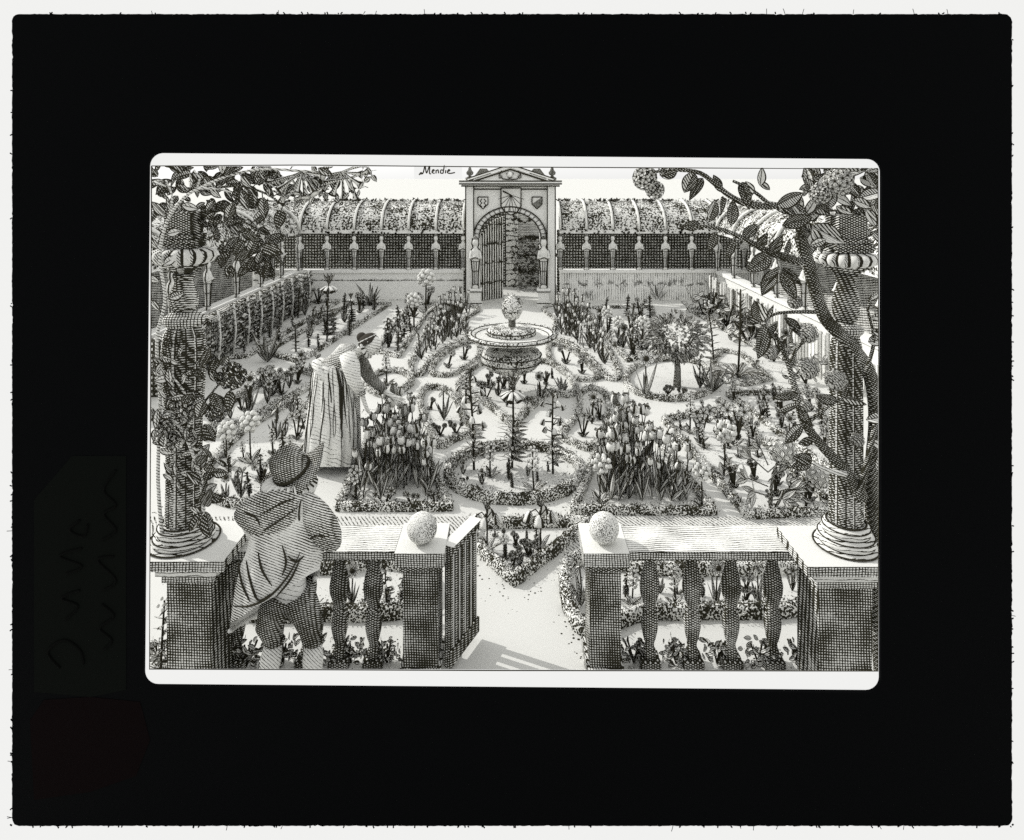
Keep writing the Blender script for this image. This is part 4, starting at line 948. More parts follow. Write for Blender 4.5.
branch(m, [(846, 474), (826, 470), (812, 462)], .016, .008, 'bark_pale', 3.7); branch(m, [(860, 492), (870, 450), (876, 420)], .022, .012, 'bark', 3.72)
q = branch(m, [(866, 372), (874, 340), (868, 310), (872, 296)], .012, .006, 'bark', 3.72); m.obj('branches', t)
m = MB()
leaves(m, [(694, 172, 250, 32), (676, 172, 200, 22), (703, 178, 235, 26), (720, 192, 110, 22), (723, 196, 255, 20), (742, 182, 280, 28), (752, 196, 110, 20), (716, 200, 250, 26), (736, 205, 255, 22), (731, 226, 85, 30), (744, 238, 60, 26),
 (735, 240, 235, 22), (716, 232, 240, 26), (700, 226, 170, 20), (758, 250, 70, 24), (772, 254, 75, 28), (784, 258, 70, 20), (770, 254, 215, 34), (782, 226, 20, 32), (776, 206, 30, 34), (790, 206, 330, 24), (780, 268, 200, 24), (782, 268, 325, 24),
 (776, 270, 240, 28), (780, 272, 300, 30), (762, 322, 110, 34), (760, 320, 165, 22), (764, 322, 60, 20), (764, 324, 250, 36), (778, 322, 200, 28), (784, 318, 315, 28), (800, 346, 60, 10), (775, 336, 160, 16),
 (797, 396, 165, 34), (800, 404, 190, 26), (808, 424, 120, 22), (804, 424, 215, 30), (812, 440, 180, 24), (812, 462, 150, 28), (812, 462, 205, 22), (842, 398, 60, 20), (842, 398, 0, 24), (838, 402, 160, 28)], 3.62, 3)
leaves(m, [(760, 186, 80, 20), (770, 190, 140, 16), (806, 214, 60, 24), (812, 226, 330, 34), (812, 228, 300, 30), (800, 216, 130, 22), (860, 198, 20, 34), (852, 200, 350, 26), (836, 206, 330, 22), (866, 210, 300, 24), (840, 186, 100, 20), (826, 240, 200, 22), (815, 232, 250, 24),
 (868, 300, 40, 18), (870, 318, 20, 20), (868, 342, 10, 22), (872, 330, 340, 18), (866, 420, 20, 26), (876, 470, 60, 26), (870, 440, 330, 24)], 3.7, 1)
leaves(m, [(random.uniform(792, 880), random.uniform(166, 236), random.uniform(0, 360), random.uniform(16, 28)) for _ in range(46)], 3.98, 2, .1)
leaves(m, [(random.uniform(800, 884), random.uniform(160, 200), random.uniform(0, 360), random.uniform(16, 26)) for _ in range(30)], 4.02, 1, .1)
m.obj('foliage', t)
for x, y, r in ((808, 333, 11), (808, 368, 12), (836, 380, 12), (795, 302, 8), (770, 352, 9), (857, 440, 8), (806, 406, 7)):
    m = MB(); globe(m, P(x, y, 3.60), r*3.60/F, U4*.55, 80, ('ink', 'paper', 'paper'), 'leaf_mid', .66); m.obj('flower', t)
for x, y, r, n in ((838, 182, 15, 44), (820, 194, 11, 28), (645, 178, 13, 28), (655, 190, 10, 20), (668, 170, 10, 20)):
    m = MB(); c = P(x, y, 3.6); rr = r*3.6/F; m.ball(c, rr*.7, 'leaf_dark', 12)
    for e in range(n):
        z = 1-2*(e+.5)/n; a = e*2.39996; d = V((math.cos(a)*math.sqrt(1-z*z), math.sin(a)*math.sqrt(1-z*z), z)); disc_flower(m, c+d*rr*.82, d, rr*.36, U4*.45, 5)
    m.obj('flower', t)

t = thing('climbing_rose', P(206, 560, 3.72), 'climbing rose with two dark blooms on the lower left column', 'climber'); t.location.z = .94
m = MB(); lf = MB()
q = branch(m, [(204, 536), (203, 500), (198, 470), (184, 434), (168, 414), (158, 402)], .011, .006, 'bark_pale', 3.74); along(q, .10, 17, 1, lf)
q = branch(m, [(202, 500), (206, 480), (214, 462)], .014, .006, 'bark', 3.7); along(q, .06, 18, 3, lf)
q = branch(m, [(184, 434), (192, 416), (184, 392), (170, 374)], .008, .005, 'bark_pale', 3.72); along(q, .07, 16, 0, lf)
q = branch(m, [(190, 420), (206, 400), (224, 378)], .008, .005, 'bark', 3.7); along(q, .07, 16, 3, lf)
m.obj('stem', t)
leaves(lf, [(204, 506, 60, 22), (205, 500, 20, 22), (206, 494, 340, 20), (203, 512, 240, 24), (206, 512, 290, 26), (203, 480, 40, 22), (203, 468, 10, 20), (196, 462, 30, 20), (200, 440, 30, 24), (204, 424, 300, 24), (204, 400, 250, 24), (212, 392, 290, 26), (214, 380, 100, 22), (204, 378, 130, 20), (212, 372, 75, 22), (200, 368, 60, 22), (222, 366, 60, 20), (230, 390, 275, 26), (196, 396, 200, 20)], 3.66, 3)
leaves(lf, [(random.uniform(152, 200), random.uniform(355, 450), random.uniform(0, 360), random.uniform(12, 20)) for _ in range(52)], 3.72, 1)
leaves(lf, [(random.uniform(170, 206), random.uniform(440, 490), random.uniform(0, 360), random.uniform(12, 18)) for _ in range(14)], 3.74, 1)
lf.obj('foliage', t)
for x, y, r in ((232, 376, 13), (217, 411, 10.5), (186, 408, 9), (172, 440, 8), (164, 425, 8)):
    m = MB(); globe(m, P(x, y, 3.66), r*3.66/F, U4*.8, 40, ('ink', 'leaf_mid', 'leaf_dark') if x > 200 else ('ink', 'paper', 'leaf_pale'), 'leaf_dark', 1.3); m.obj('flower', t)

t = thing('honeysuckle', P(160, 540, 4.0), 'honeysuckle arching from the left column across the top with trumpet flowers', 'climber'); t.location.z = .94
m = MB(); lf = MB()
q = branch(m, [(163, 545), (158, 480), (160, 400), (157, 340), (165, 300), (160, 262), (163, 235), (171, 214), (186, 196), (202, 187), (228, 176), (262, 169), (300, 171), (330, 172)], .011, .007, 'bark_pale', 3.82, 3.6); along(q[len(q)*45//100:], .085, 17, 0, lf)
q = branch(m, [(200, 188), (218, 189), (232, 192)], .008, .005, 'bark_pale', 3.64)
q = branch(m, [(214, 188), (240, 186), (262, 192), (276, 200), (288, 208)], .008, .005, 'bark', 3.66); along(q, .055, 21, 3, lf)
q = branch(m, [(210, 222), (226, 222), (244, 222), (258, 232), (262, 246)], .009, .005, 'bark', 3.68); along(q, .06, 21, 3, lf)
q = branch(m, [(170, 216), (172, 196), (166, 180)], .007, .004, 'bark_pale', 3.74); q = branch(m, [(166, 186), (154, 182)], .006, .004, 'bark_pale', 3.74); q = branch(m, [(196, 190), (200, 178), (194, 170)], .006, .004, 'bark_pale', 3.7)
m.obj('stem', t)
leaves(lf, [(262, 246, 200, 28), (262, 246, 330, 24), (262, 250, 250, 24), (262, 250, 290, 26), (250, 250, 210, 24), (258, 240, 150, 22), (266, 244, 30, 22), (244, 240, 240, 22), (250, 262, 230, 18), (274, 252, 320, 18)], 3.66, 3)
leaves(lf, [(random.uniform(196, 268), random.uniform(176, 236), random.uniform(0, 360), random.uniform(14, 20)) for _ in range(44)], 3.92, 3, .08)
leaves(lf, [(random.uniform(148, 236), random.uniform(162, 232), random.uniform(0, 360), random.uniform(12, 19)) for _ in range(84)], 4.06, 2, .07)
leaves(lf, [(random.uniform(240, 282), random.uniform(166, 184), random.uniform(0, 360), random.uniform(14, 20)) for _ in range(14)], 3.7, 2, .08)
leaves(lf, [(random.uniform(222, 270), random.uniform(236, 268), random.uniform(200, 340), random.uniform(14, 20)) for _ in range(20)], 3.74, 3, .08)
lf.obj('foliage', t)
def trumpet(c, d, L, r):
    m = MB(); d = V(d).normalized(); mm = d.to_track_quat('Z', 'Y').to_matrix(); m.lathe([(r*.25, 0), (r*.3, L*.4), (r*.5, L*.75), (r*.9, L*.93), (r*1.1, L)], c, 'paper', 9, keyf=lambda i, j: 'ink' if j % 3 == 0 or i == 3 else ('paper' if j % 3 == 1 else 'leaf_mid'), mat=mm)
    for q in range(4):
        a = q*1.57; o = mm @ V((math.cos(a)*r, math.sin(a)*r, L)); m.leaf(V(c)+o, d*.3+(o-d*L).normalized(), r*2.2, r*1.4, U4*.8, mats=('ink', 'paper', 'leaf_mid'), n=4)
    m.obj('flower', t)
k = 3.62/F
for x, y, n in ((302, 172, 8), (342, 172, 8), (290, 176, 4), (350, 178, 3)):
    for i in range(n):
        a = R(200+150*i/max(1, n-1)) if x < 340 else R(190+190*i/max(1, n-1)); trumpet(P(x, y, 3.62), V((math.cos(a), random.uniform(-.5, .3), math.sin(a))), random.uniform(20, 30)*k, 4.2*k)
leaves(m2 := MB(), [(336, 172, 262, 26), (318, 168, 330, 20)], 3.6, 3); m2.obj('foliage', t)
plant('spire', 160, 700, 600, 'vine_sapling', 'thin leafy sapling beside the left pedestal', 'sapling', lean=.05)

# ------------------------------------------------------------------ people
def skin_mesh(nodes, edges, extra=None, mats=('skin',), levels=2):
    """one continuous body: joints with radii grown into a surface; returns (verts, faces)"""
    me = bpy.data.meshes.new('tmp'); me.from_pydata([tuple(p) for p, r in nodes], edges, []); o = bpy.data.objects.new('tmp', me); COL.objects.link(o)
    sk = o.modifiers.new('s', 'SKIN'); sk.branch_smoothing = .3
    for i, (p, r) in enumerate(nodes): me.skin_vertices[0].data[i].radius = (r, r)
    me.skin_vertices[0].data[0].use_root = True
    ss = o.modifiers.new('d', 'SUBSURF'); ss.levels = ss.render_levels = levels
    bpy.context.view_layer.update(); ev = o.evaluated_get(bpy.context.evaluated_depsgraph_get()); m2 = ev.to_mesh()
    v = [q.co.copy() for q in m2.vertices]; f = [tuple(q.vertices) for q in m2.polygons]; ev.to_mesh_clear()
    bpy.data.objects.remove(o); bpy.data.meshes.remove(me); return v, f
def add_skin(mb, v, f, key):
    b = len(mb.v); mb.v += [tuple(q) for q in v]
    for q in f: mb.face([b+i for i in q], key)
def hand(wr, d, pal, s):
    """palm and five separate bent fingers as skin nodes; wr wrist, d pointing direction, pal palm normal"""
    d = V(d).normalized(); pal = V(pal).normalized(); w = d.cross(pal).normalized(); N = []; E = []
    def add(p, r, par):
        N.append((p, r)); 
        if par is not None: E.append((par, len(N)-1))
        return len(N)-1
    a = add(V(wr), .024*s, None); b = add(V(wr)+d*.05*s, .034*s, a)
    for i, (o, L) in enumerate(((-.03, .075), (-.01, .088), (.011, .082), (.03, .062))):
        k = add(V(wr)+d*.088*s+w*o*s, .0115*s, b); k2 = add(V(wr)+d*(.088+L*.5)*s+w*o*1.15*s+pal*.008*s, .0095*s, k); add(V(wr)+d*(.088+L*.85)*s+w*o*1.2*s+pal*.03*s, .008*s, k2)
    k = add(V(wr)+d*.045*s-w*.045*s+pal*.012*s, .0125*s, b); add(V(wr)+d*.085*s-w*.062*s+pal*.028*s, .010*s, k)
    return N, E
def head(mb, c, fwd, s, up=UP, hair=None):
    """face with eyes, nose, mouth, ears; c centre of the skull, fwd where it looks"""
    f = V(fwd).normalized(); u = (V(up)-f*f.dot(V(up))).normalized(); r = f.cross(u); m = Matrix((r, f, u)).transposed()
    mb.ball(c, s, 'skin', 20, (.78, .95, 1.12), mat=m)
    q = lambda x, y, z: V(c)+m @ V((x*s, y*s, z*s))
    mb.ball(q(0, .28, -.72), s*.5, 'skin', 12, (.95, 1.05, .7), mat=m)
    mb.tube([q(0, .90, .12), q(0, 1.06, -.12), q(0, 1.14, -.30), q(0, .92, -.36)], [s*.07, s*.10, s*.13, s*.06], 'skin', 7)
    for g in (-1, 1):
        mb.ball(q(g*.30, .80, .06), s*.11, 'paper', 8); mb.ball(q(g*.31, .89, .06), s*.055, 'ink', 6); mb.tube([q(g*.14, .92, .23), q(g*.32, .90, .28), q(g*.48, .76, .22)], s*.04, 'hair', 5)
        mb.ball(q(g*.78, -.05, -.08), s*.2, 'skin', 8, (.4, .7, 1.1), mat=m)
    mb.tube([q(-.22, .83, -.60), q(0, .93, -.58), q(.22, .83, -.60)], s*.045, 'cloth_dark', 6)
def edges_at(tab, y):
    for (y0, a0, b0), (y1, a1, b1) in zip(tab, tab[1:]):
        if y0 <= y <= y1: t = (y-y0)/(y1-y0); return a0+(a1-a0)*t, b0+(b1-b0)*t
    return tab[-1][1:] if y > tab[-1][0] else tab[0][1:]

# the gentleman at the balustrade, seen from behind
Ym = 3.70; km = Ym/F
man = thing('person', P(288, 718, Ym), 'man in brimmed hat, ruff and cloak leaning on the left balustrade, seen from behind', 'person'); man.location.z = 0
p_ = lambda x, y, dy=0: P(x, y, Ym+dy)
N = [(p_(288, 594), .10), (p_(288, 560), .105), (p_(288, 522), .11), (p_(289, 500, .03), .075), (p_(291, 484, .05), .055), (p_(291, 474, .06), .06),
     (p_(312, 508, .02), .07), (p_(328, 532, .05), .052), (p_(324, 545, .22), .04), (p_(311, 549, .27), .03),
     (p_(264, 508, .02), .07), (p_(247, 520, .04), .052), (p_(258, 540, .20), .04), (p_(276, 548, .26), .03),
     (p_(272, 618, .0), .06), (p_(273, 650, .0), .045), (p_(267, 680, -.01), .045), (p_(262, 706, 0), .04), (p_(260, 715, .10), .035),
     (p_(307, 618, .02), .06), (p_(313, 650, .04), .045), (p_(312, 680, .02), .045), (p_(311, 707, .02), .04), (p_(314, 715, .12), .035)]
E = [(0, 1), (1, 2), (2, 3), (3, 4), (4, 5), (2, 6), (6, 7), (7, 8), (8, 9), (2, 10), (10, 11), (11, 12), (12, 13), (0, 14), (14, 15), (15, 16), (16, 17), (17, 18), (0, 19), (19, 20), (20, 21), (21, 22), (22, 23)]
for wi, d in ((9, (-1, .2, -.2)), (13, (1, .2, -.1))):
    hn, he = hand(N[wi][0], d, (0, .2, -1), 1.0); o = len(N)-1; N += hn[1:]
    E += [(wi if a == 0 else a+o, b+o) for a, b in he]
m = MB(); add_skin(m, *skin_mesh(N, E), 'skin'); head(m, p_(291, 470, .07), (.35, 1, -.12), .115, hair=True); m.obj('body', man)
m = MB()
TAB = [(486, 280, 304), (492, 272, 312), (500, 258, 322), (508, 254, 324), (520, 252, 324), (535, 250, 324), (550, 247, 324), (565, 241, 320), (585, 236, 317), (605, 233, 314), (630, 230, 308)]
rows = []; nt = 26; na = 40
for i in range(nt+1):
    t = i/nt; row = []
    for j in range(na):
        a = 6.2832*j/na; s = math.cos(a); sn = math.sin(a); hem = 604-27*s-(8 if sn > 0 else 0); y = 487+(hem-487)*t; l, r = edges_at(TAB, y)
        dep = min(.17, (r-l)*km*.42)*(1+.05*t*math.sin(a*8+1.2+t)+.05*math.sin(5*a+y*.05)); x = (l+r)/2+s*(r-l)/2*(1+.03*t*math.sin(a*7))
        row.append(P(x, y, Ym-sn*dep))
    rows.append(row)
m.grid(rows, 'cloth_lit', True)
def crease(pts, w):
    q = []
    for x, y in pts:
        l, r = edges_at(TAB, y); sx_ = max(-.97, min(.97, (x-(l+r)/2)/((r-l)/2))); q.append(P(x, y, Ym-min(.17, (r-l)*km*.42)*math.sqrt(1-sx_*sx_)*1.06-.004))
    q = smooth_line(q, .015); n = len(q); m.tube(q, [w*(.25+.75*math.sin(math.pi*(i+.5)/n)) for i in range(n)], 'ink', 6)
for pts in (((233, 606), (250, 606), (270, 596), (288, 576), (300, 553)), ((238, 562), (242, 584), (250, 602)), ((246, 560), (250, 580), (258, 600), (270, 594)), ((304, 556), (296, 562), (288, 556)), ((258, 552), (262, 570), (272, 586)), ((300, 560), (290, 580), (276, 597)), ((282, 545), (286, 562), (282, 576))): crease(pts, .0065)
m.obj('cloak', man)
m = MB()   # the turned-back edge of the cloak and its puffed sleeve halves
band = smooth_line([p_(252, 549, -.155), p_(266, 560, -.18), p_(292, 552, -.19), p_(314, 532, -.17), p_(322, 512, -.12)], .02)
hem = smooth_line([rows[nt][j] for j in range(20, 41) if j < 40], .03); m.tube([h+V((0, -.006, .004)) for h in hem], .012, 'paper', 7)
m.obj('cloak_hem', man)
m = MB()   # the cape: draped over both arms, with a deep fold down the spine
CT = [(234, 513, 519, .03), (238, 506, 525, .09), (246, 499, 532, .13), (258, 492, 539, .165), (272, 487.5, 541, .185), (286, 487, 539, .185), (296, 489, 535, .165), (302, 491, 534, .145), (308, 491, 541, .17), (318, 496, 549, .185), (328, 505, 552, .165), (336, 516, 551, .12), (340, 526, 547, .07), (342, 533, 541, .02)]
rows = []
for i in range(len(CT)-1):
    for q in range(5):
        f = q/5; f2 = f
        a_, b_ = CT[i], CT[i+1]; x, y0, y1, dp = [a_[e]+(b_[e]-a_[e])*f2 for e in range(4)]; row = []
        for j in range(40):
            a = 6.2832*j/40; c_, s_ = math.cos(a), math.sin(a); pw = lambda v: math.copysign(abs(v)**.82, v)
            rp = 1+.035*math.sin(x*.16+c_*3.2)*max(0, s_)+.02*math.sin(x*.31-c_*4)
            row.append(P(x, (y0+y1)/2-pw(c_)*(y1-y0)/2, Ym+.0-pw(s_)*dp*rp*(1.08 if s_ > 0 else .8)))
        rows.append(row)
b_ = m.grid(rows, 'cloth', True); n_ = len(rows)
m.face([b_+q for q in reversed(range(40))], 'cloth'); m.face([b_+(n_-1)*40+q for q in range(40)], 'cloth')
def cape_crease(pts, w):
    q = []
    for x, y in pts:
        i = max(k_ for k_ in range(len(CT)-1) if CT[k_][0] <= x); f = (x-CT[i][0])/(CT[i+1][0]-CT[i][0]); _, y0, y1, dp = [CT[i][e]+(CT[i+1][e]-CT[i][e])*f for e in range(4)]
        c_ = max(-.97, min(.97, ((y0+y1)/2-y)/((y1-y0)/2))); q.append(P(x, y, Ym-dp*1.08*(1-abs(c_)**2.2)**.45*1.03-.003))
    q = smooth_line(q, .015); n = len(q); m.tube(q, [w*(.25+.75*math.sin(math.pi*(e+.5)/n)) for e in range(n)], 'ink', 6)
for pts in (((303, 493), (300, 505), (299, 518), (302, 533)), ((299, 506), (286, 516), (268, 528), (254, 535)), ((296, 498), (280, 504), (262, 514)), ((306, 541), (316, 536), (327, 537)), ((244, 512), (256, 518), (262, 530))): cape_crease(pts, .0058)
m.obj('cape', man)
m = MB()
for pts, w in (((((284, 592, 0)), (274, 612, 0), (270, 626, 0), (274, 641, 0)), (.11, .09, .08, .052)), (((294, 592, 0), (306, 612, .02), (311, 626, .03), (313, 641, .04)), (.11, .085, .075, .05))): m.tube([p_(*q) for q in pts], w, 'cloth_dark', 16)
m.obj('breeches', man)
for pts in (((274, 640, 0), (268, 676, -.01), (262, 708, 0)), ((313, 640, .04), (313, 676, .02), (311, 709, .02))):
    m = MB(); q = [p_(*e) for e in pts]; m.tube([q[0], q[0].lerp(q[1], .5), q[1], q[2]], [.047, .060, .052, .040], 'leaf_pale', 14); m.tube([q[0]+V((0.05*math.cos(a), .05*math.sin(a), 0)) for a in [i*.524 for i in range(13)]], .014, 'cloth_dark', 6, False); m.obj('stocking', man)
for pts in (((262, 712, -.02), (259, 716, .16)), ((311, 712, 0), (315, 716, .18))):
    m = MB(); a, b = p_(*pts[0]), p_(*pts[1]); a.z = .05; b.z = .04; m.tube([a-V((0, .05, 0)), a, a.lerp(b, .6), b], [.03, .05, .045, .03], 'cloth_dark', 10); m.obj('shoe', man)
m = MB(); hc = p_(294, 471, .05); tilt = Matrix.Rotation(R(-20), 3, 'Y') @ Matrix.Rotation(R(16), 3, 'X')
br = []
for r_, w_r in ((.09, 0), (.16, .5), (.235, 1), (.23, 1), (.09, 0)):
    br.append([hc+tilt @ V((r_*math.cos(a)*.92, r_*math.sin(a)*.82, (-.03-.018*(len(br) > 2))*w_r*(.4+.6*abs(math.sin(a)))+.085*w_r*max(0, math.cos(a))**2+.012*w_r*math.sin(3*a))) for a in [6.2832*j/40 for j in range(40)]])
m.grid(br, 'cloth_dark', True)
m.lathe([(.105, -.02), (.108, .02), (.105, .055), (.102, .09), (.09, .122), (.06, .138), (.02, .132), (.004, .13)], hc+V((-.012, 0, 0)), 'cloth_dark', 24, sx=.95, mat=tilt); m.tube([hc+tilt @ V((.107*math.cos(a)-.012, .107*math.sin(a), .012)) for a in [6.2832*j/24 for j in range(25)]], .011, 'ink', 6, False); m.obj('hat', man)
m = MB(); rc = p_(290, 488, .0); rows = []
for r_, dz in ((.06, .03), (.12, .045), (.165, .02), (.145, -.025), (.06, -.02)):
    rows.append([rc+V((r_*math.cos(a)*.95, r_*math.sin(a)*.9, dz+.012*math.sin(22*a)*(r_ > .1))) for a in [6.2832*j/132 for j in range(132)]])
m.grid(rows, 'paper', True, lambda i, j: 'ink' if j % 6 == 0 and i > 0 else 'paper'); m.obj('ruff', man)

# the stooping woman among the beds
Yw = 6.95; kw = Yw/F; w_ = lambda x, y, dy=0: P(x, y, Yw+dy)
wom = thing('person', w_(332, 468), 'woman in a long pale pleated skirt stooping over the tulip bed', 'person'); wom.location.z = 0
N = [(w_(331, 384), .13), (w_(338, 370), .10), (w_(347, 357), .115), (w_(358, 351), .06), (w_(366, 348), .045),
     (w_(349, 358, -.14), .055), (w_(354, 378, -.17), .04), (w_(362, 394, -.15), .03), (w_(364, 401, -.14), .025),
     (w_(356, 357, .12), .05), (w_(369, 376, .12), .04), (w_(386, 392, .06), .03), (w_(393, 396, .04), .025),
     (w_(325, 425, -.05), .085), (w_(322, 458, -.05), .045), (w_(328, 466, -.08), .035), (w_(338, 425, .06), .085), (w_(338, 458, .06), .045), (w_(345, 466, .05), .035)]
E = [(0, 1), (1, 2), (2, 3), (3, 4), (2, 5), (5, 6), (6, 7), (7, 8), (2, 9), (9, 10), (10, 11), (11, 12), (0, 13), (13, 14), (14, 15), (0, 16), (16, 17), (17, 18)]
for wi, d in ((8, (.35, 0, -1)), (12, (1, -.1, -.5))):
    hn, he = hand(N[wi][0], d, (.5, .3, -.5), .85); o = len(N)-1; N += hn[1:]; E += [(wi if a == 0 else a+o, b+o) for a, b in he]
m = MB(); add_skin(m, *skin_mesh(N, E), 'skin'); head(m, w_(372, 345), (.75, -.25, -.62), .098, (.6, 0, 1)); m.obj('body', wom)
m = MB(); hc = w_(371, 343.5); rot = V((-.45, .15, .9)).to_track_quat('Z', 'Y').to_matrix()
m.lathe([(.098, -.005), (.110, .03), (.10, .065), (.07, .092), (.01, .108)], hc+V((-.025, .01, 0)), 'hair', 18, mat=rot); m.ball(hc+V((-.11, .03, .06)), .055, 'hair', 10)
for a in range(2): m.tube([hc+V((-.025, .01, 0))+rot @ V((.10*math.cos(b), .10*math.sin(b), 1.09*.0+.022+.03*a)) for b in [i*.524 for i in range(13)]], .008, 'paper', 5, False)
m.obj('hair', wom)
WT = [(362, 322, 340), (366, 316, 345), (374, 312, 349), (386, 311, 352), (405, 309, 355), (430, 306, 357), (452, 304, 357), (467, 305, 354)]
m = MB(); rows = []
for i in range(22):
    t = i/21; y = 363+104*t; l, r = edges_at(WT, y); row = []
    for j in range(72):
        a = 6.2832*j/72; rr = 1+(.015+.05*t)*math.sin(a*11+.9*math.sin(y*.03))+.02*t*math.sin(a*23+1); row.append(P((l+r)/2+math.cos(a)*(r-l)/2*rr, y, Yw-math.sin(a)*(r-l)/2*kw*.85*rr))
    rows.append(row)
m.grid(rows, 'skirt', True); m.face(range(72), 'skirt'); rp = random.Random(5)
for e in range(30):
    j = rp.uniform(1.5, 34.5); i0 = rp.choice((0, 1, 1, 2, 4, 7, 10)); i1 = min(21, i0+rp.randint(6, 20)); q = []; dj = rp.uniform(-.12, .12)
    for i in range(i0, i1+1):
        jj = (j+dj*(i-i0)+.5*math.sin(i*.5+e)) % 72; a_, b_ = rows[i][int(jj)], rows[i][(int(jj)+1) % 72]; q.append(a_.lerp(b_, jj-int(jj))+V((0, -.004, 0)))
    n = len(q); wd = rp.choice((.004, .005, .008)); m.tube(q, [wd*(.3+.7*math.sin(math.pi*(g+.6)/(n+.2))) for g in range(n)], 'ink', 5)
for q in ([rows[i][36]+V((-.004, 0, 0)) for i in range(22)], [rows[i][0]+V((.004, -.01, 0)) for i in range(22)]): m.tube(q, .007, 'ink', 5)
m.obj('skirt', wom)
m = MB(); rows = []
for i in range(16):
    t = i/15; y = 372+92*t; row = []
    for j in range(30):
        a = 6.2832*j/30; row.append(P(350-2*t+math.cos(a)*(9+4*t)*(1+.08*math.sin(a*7)), y, Yw+.12-math.sin(a)*.17*(1+.08*math.sin(a*7))))
    rows.append(row)
m.grid(rows, 'bodice', True); m.obj('underskirt', wom)
m = MB(); m.tube([w_(328, 372), w_(338, 364), w_(348, 355), w_(356, 351)], [.13, .13, .145, .09], 'bodice', 16); m.obj('bodice', wom)
m = MB(); m.tube([w_(329, 369), w_(325, 373)], [.165, .19], 'skirt', 20); m.obj('waist_roll', wom)
m = MB(); m.tube([w_(347, 354, -.12), w_(351, 366, -.17), w_(354, 380, -.18), w_(360, 392, -.16)], [.085, .095, .075, .05], 'skin', 14); m.tube([w_(360, 391, -.16), w_(361, 395, -.16)], .055, 'bodice', 12); m.obj('sleeve', wom)
m = MB(); m.tube([w_(356, 353, .1), w_(363, 366, .12), w_(370, 378, .11), w_(385, 391, .06)], [.085, .08, .065, .045], 'cloth_dark', 14); m.obj('sleeve', wom)
m = MB(); rc = w_(364, 349); mt = V((.8, -.1, .35)).to_track_quat('Z', 'Y').to_matrix(); m.lathe([(.06, 0), (.115, .02), (.12, .035), (.06, .045)], rc, 'paper', 33, keyf=lambda i, j: 'ink' if j % 3 == 0 else 'paper', mat=mt); m.obj('collar', wom)

# ------------------------------------------------------------------ the black mount of the lantern slide, standing as a board before the view
MY = 2.9
def rounded(x0, y0, x1, y1, r, n=7, tl=0, tr=0, brr=0, bl=0):
    c = [((x0+tl, y0+(tl and 0)), 180), ((x1, y0+tr), 270), ((x1+brr, y1), 0), ((x0+bl, y1-(6 if bl else 0)), 90)]; out = []
    for ((x, y), a0), (sx, sy) in zip(c, ((1, 1), (-1, 1), (-1, -1), (1, -1))):
        for i in range(n+1):
            a = R(a0+90*i/n); out.append((x+sx*r+r*math.cos(a), y+sy*r+r*math.sin(a)))
    return out
def dense(pl, k):                         # subdivide an outline for a slightly ragged edge
    out = []
    for i in range(len(pl)):
        a, b = pl[i], pl[(i+1) % len(pl)]; n = max(1, int(math.hypot(b[0]-a[0], b[1]-a[1])/k))
        out += [(a[0]+(b[0]-a[0])*j/n, a[1]+(b[1]-a[1])*j/n) for j in range(n)]
    return out
def board(outer, inner, Y, th, key, name, par, jit=0):
    """same number of points on both outlines, matched by share of the perimeter from the top left corner"""
    N_ = 1500
    def even(pl):
        L = [0]
        for a, b in zip(pl, pl[1:]+pl[:1]): L.append(L[-1]+math.hypot(b[0]-a[0], b[1]-a[1]))
        out = []; k = 0
        for i in range(N_):
            d = L[-1]*i/N_
            while L[k+1] < d: k += 1
            a, b = pl[k], pl[(k+1) % len(pl)]; t = (d-L[k])/max(1e-9, L[k+1]-L[k]); out.append((a[0]+(b[0]-a[0])*t, a[1]+(b[1]-a[1])*t))
        return out
    rj = random.Random(3); j = lambda: rj.gauss(0, jit*.6) if rj.random() < .5 else rj.uniform(-jit, jit)*.25
    m = MB(); m.ring([P(x+j(), y+j(), Y) for x, y in even(outer)], [P(x, y, Y) for x, y in even(inner)], (0, th, 0), key); return m.obj(name, par, smooth=False)
mt = thing('slide_mount', P(512, 873, MY), 'large matte black slide mount with a rounded window framing the whole garden view', 'slide mount'); mt.location.z = 0
win = rounded(148, 153, 882, 693, 13, tl=0, tr=6, bl=-5, brr=-1)
board(rounded(12, 14, 1012, 826, 7, tl=0), win, MY, .018, 'mask', 'black_mask', mt, .5)
m = MB(); rj = random.Random(11)   # loose fibres of the binding tape round the outer edge
for i in range(170):
    u_ = rj.random()*2*(1000+812); x, y, nx, ny = ((12+u_, 14, 0, -1) if u_ < 1000 else (1012, 14+u_-1000, 1, 0) if u_ < 1812 else (12+u_-1812, 826, 0, 1) if u_ < 2812 else (12, 14+u_-2812, -1, 0))
    l = rj.uniform(.6, 2.2) if rj.random() < .85 else rj.uniform(2.5, 5.5); b_ = rj.uniform(-2, 2); m.tube([P(x, y, MY-.001), P(x+nx*l*.6+ny*b_*.5, y+ny*l*.6+nx*b_*.5, MY-.002), P(x+nx*l+ny*b_, y+ny*l+nx*b_, MY-.004)], .0014 if l > 2.4 else .003, 'mask', 4)
struct(m.obj('tape_fibres', mt), 'stuff')
pb = board([(120, 125), (910, 125), (910, 715), (120, 715)], [(151, 166), (878.5, 168), (878.5, 671), (149.5, 669)], MY+.020, .003, 'paper_glow', 'paper_border', mt)
m = MB(); ln = [P(x, y, MY+.0185) for x, y in ((151.5, 166), (300, 165), (500, 167), (700, 168), (878, 169), (879, 420), (878, 671), (500, 670.5), (149.5, 669), (150.5, 420), (151.5, 166))]
m.tube(ln, .0024, 'ink', 5, False); m.obj('ink_line', pb)
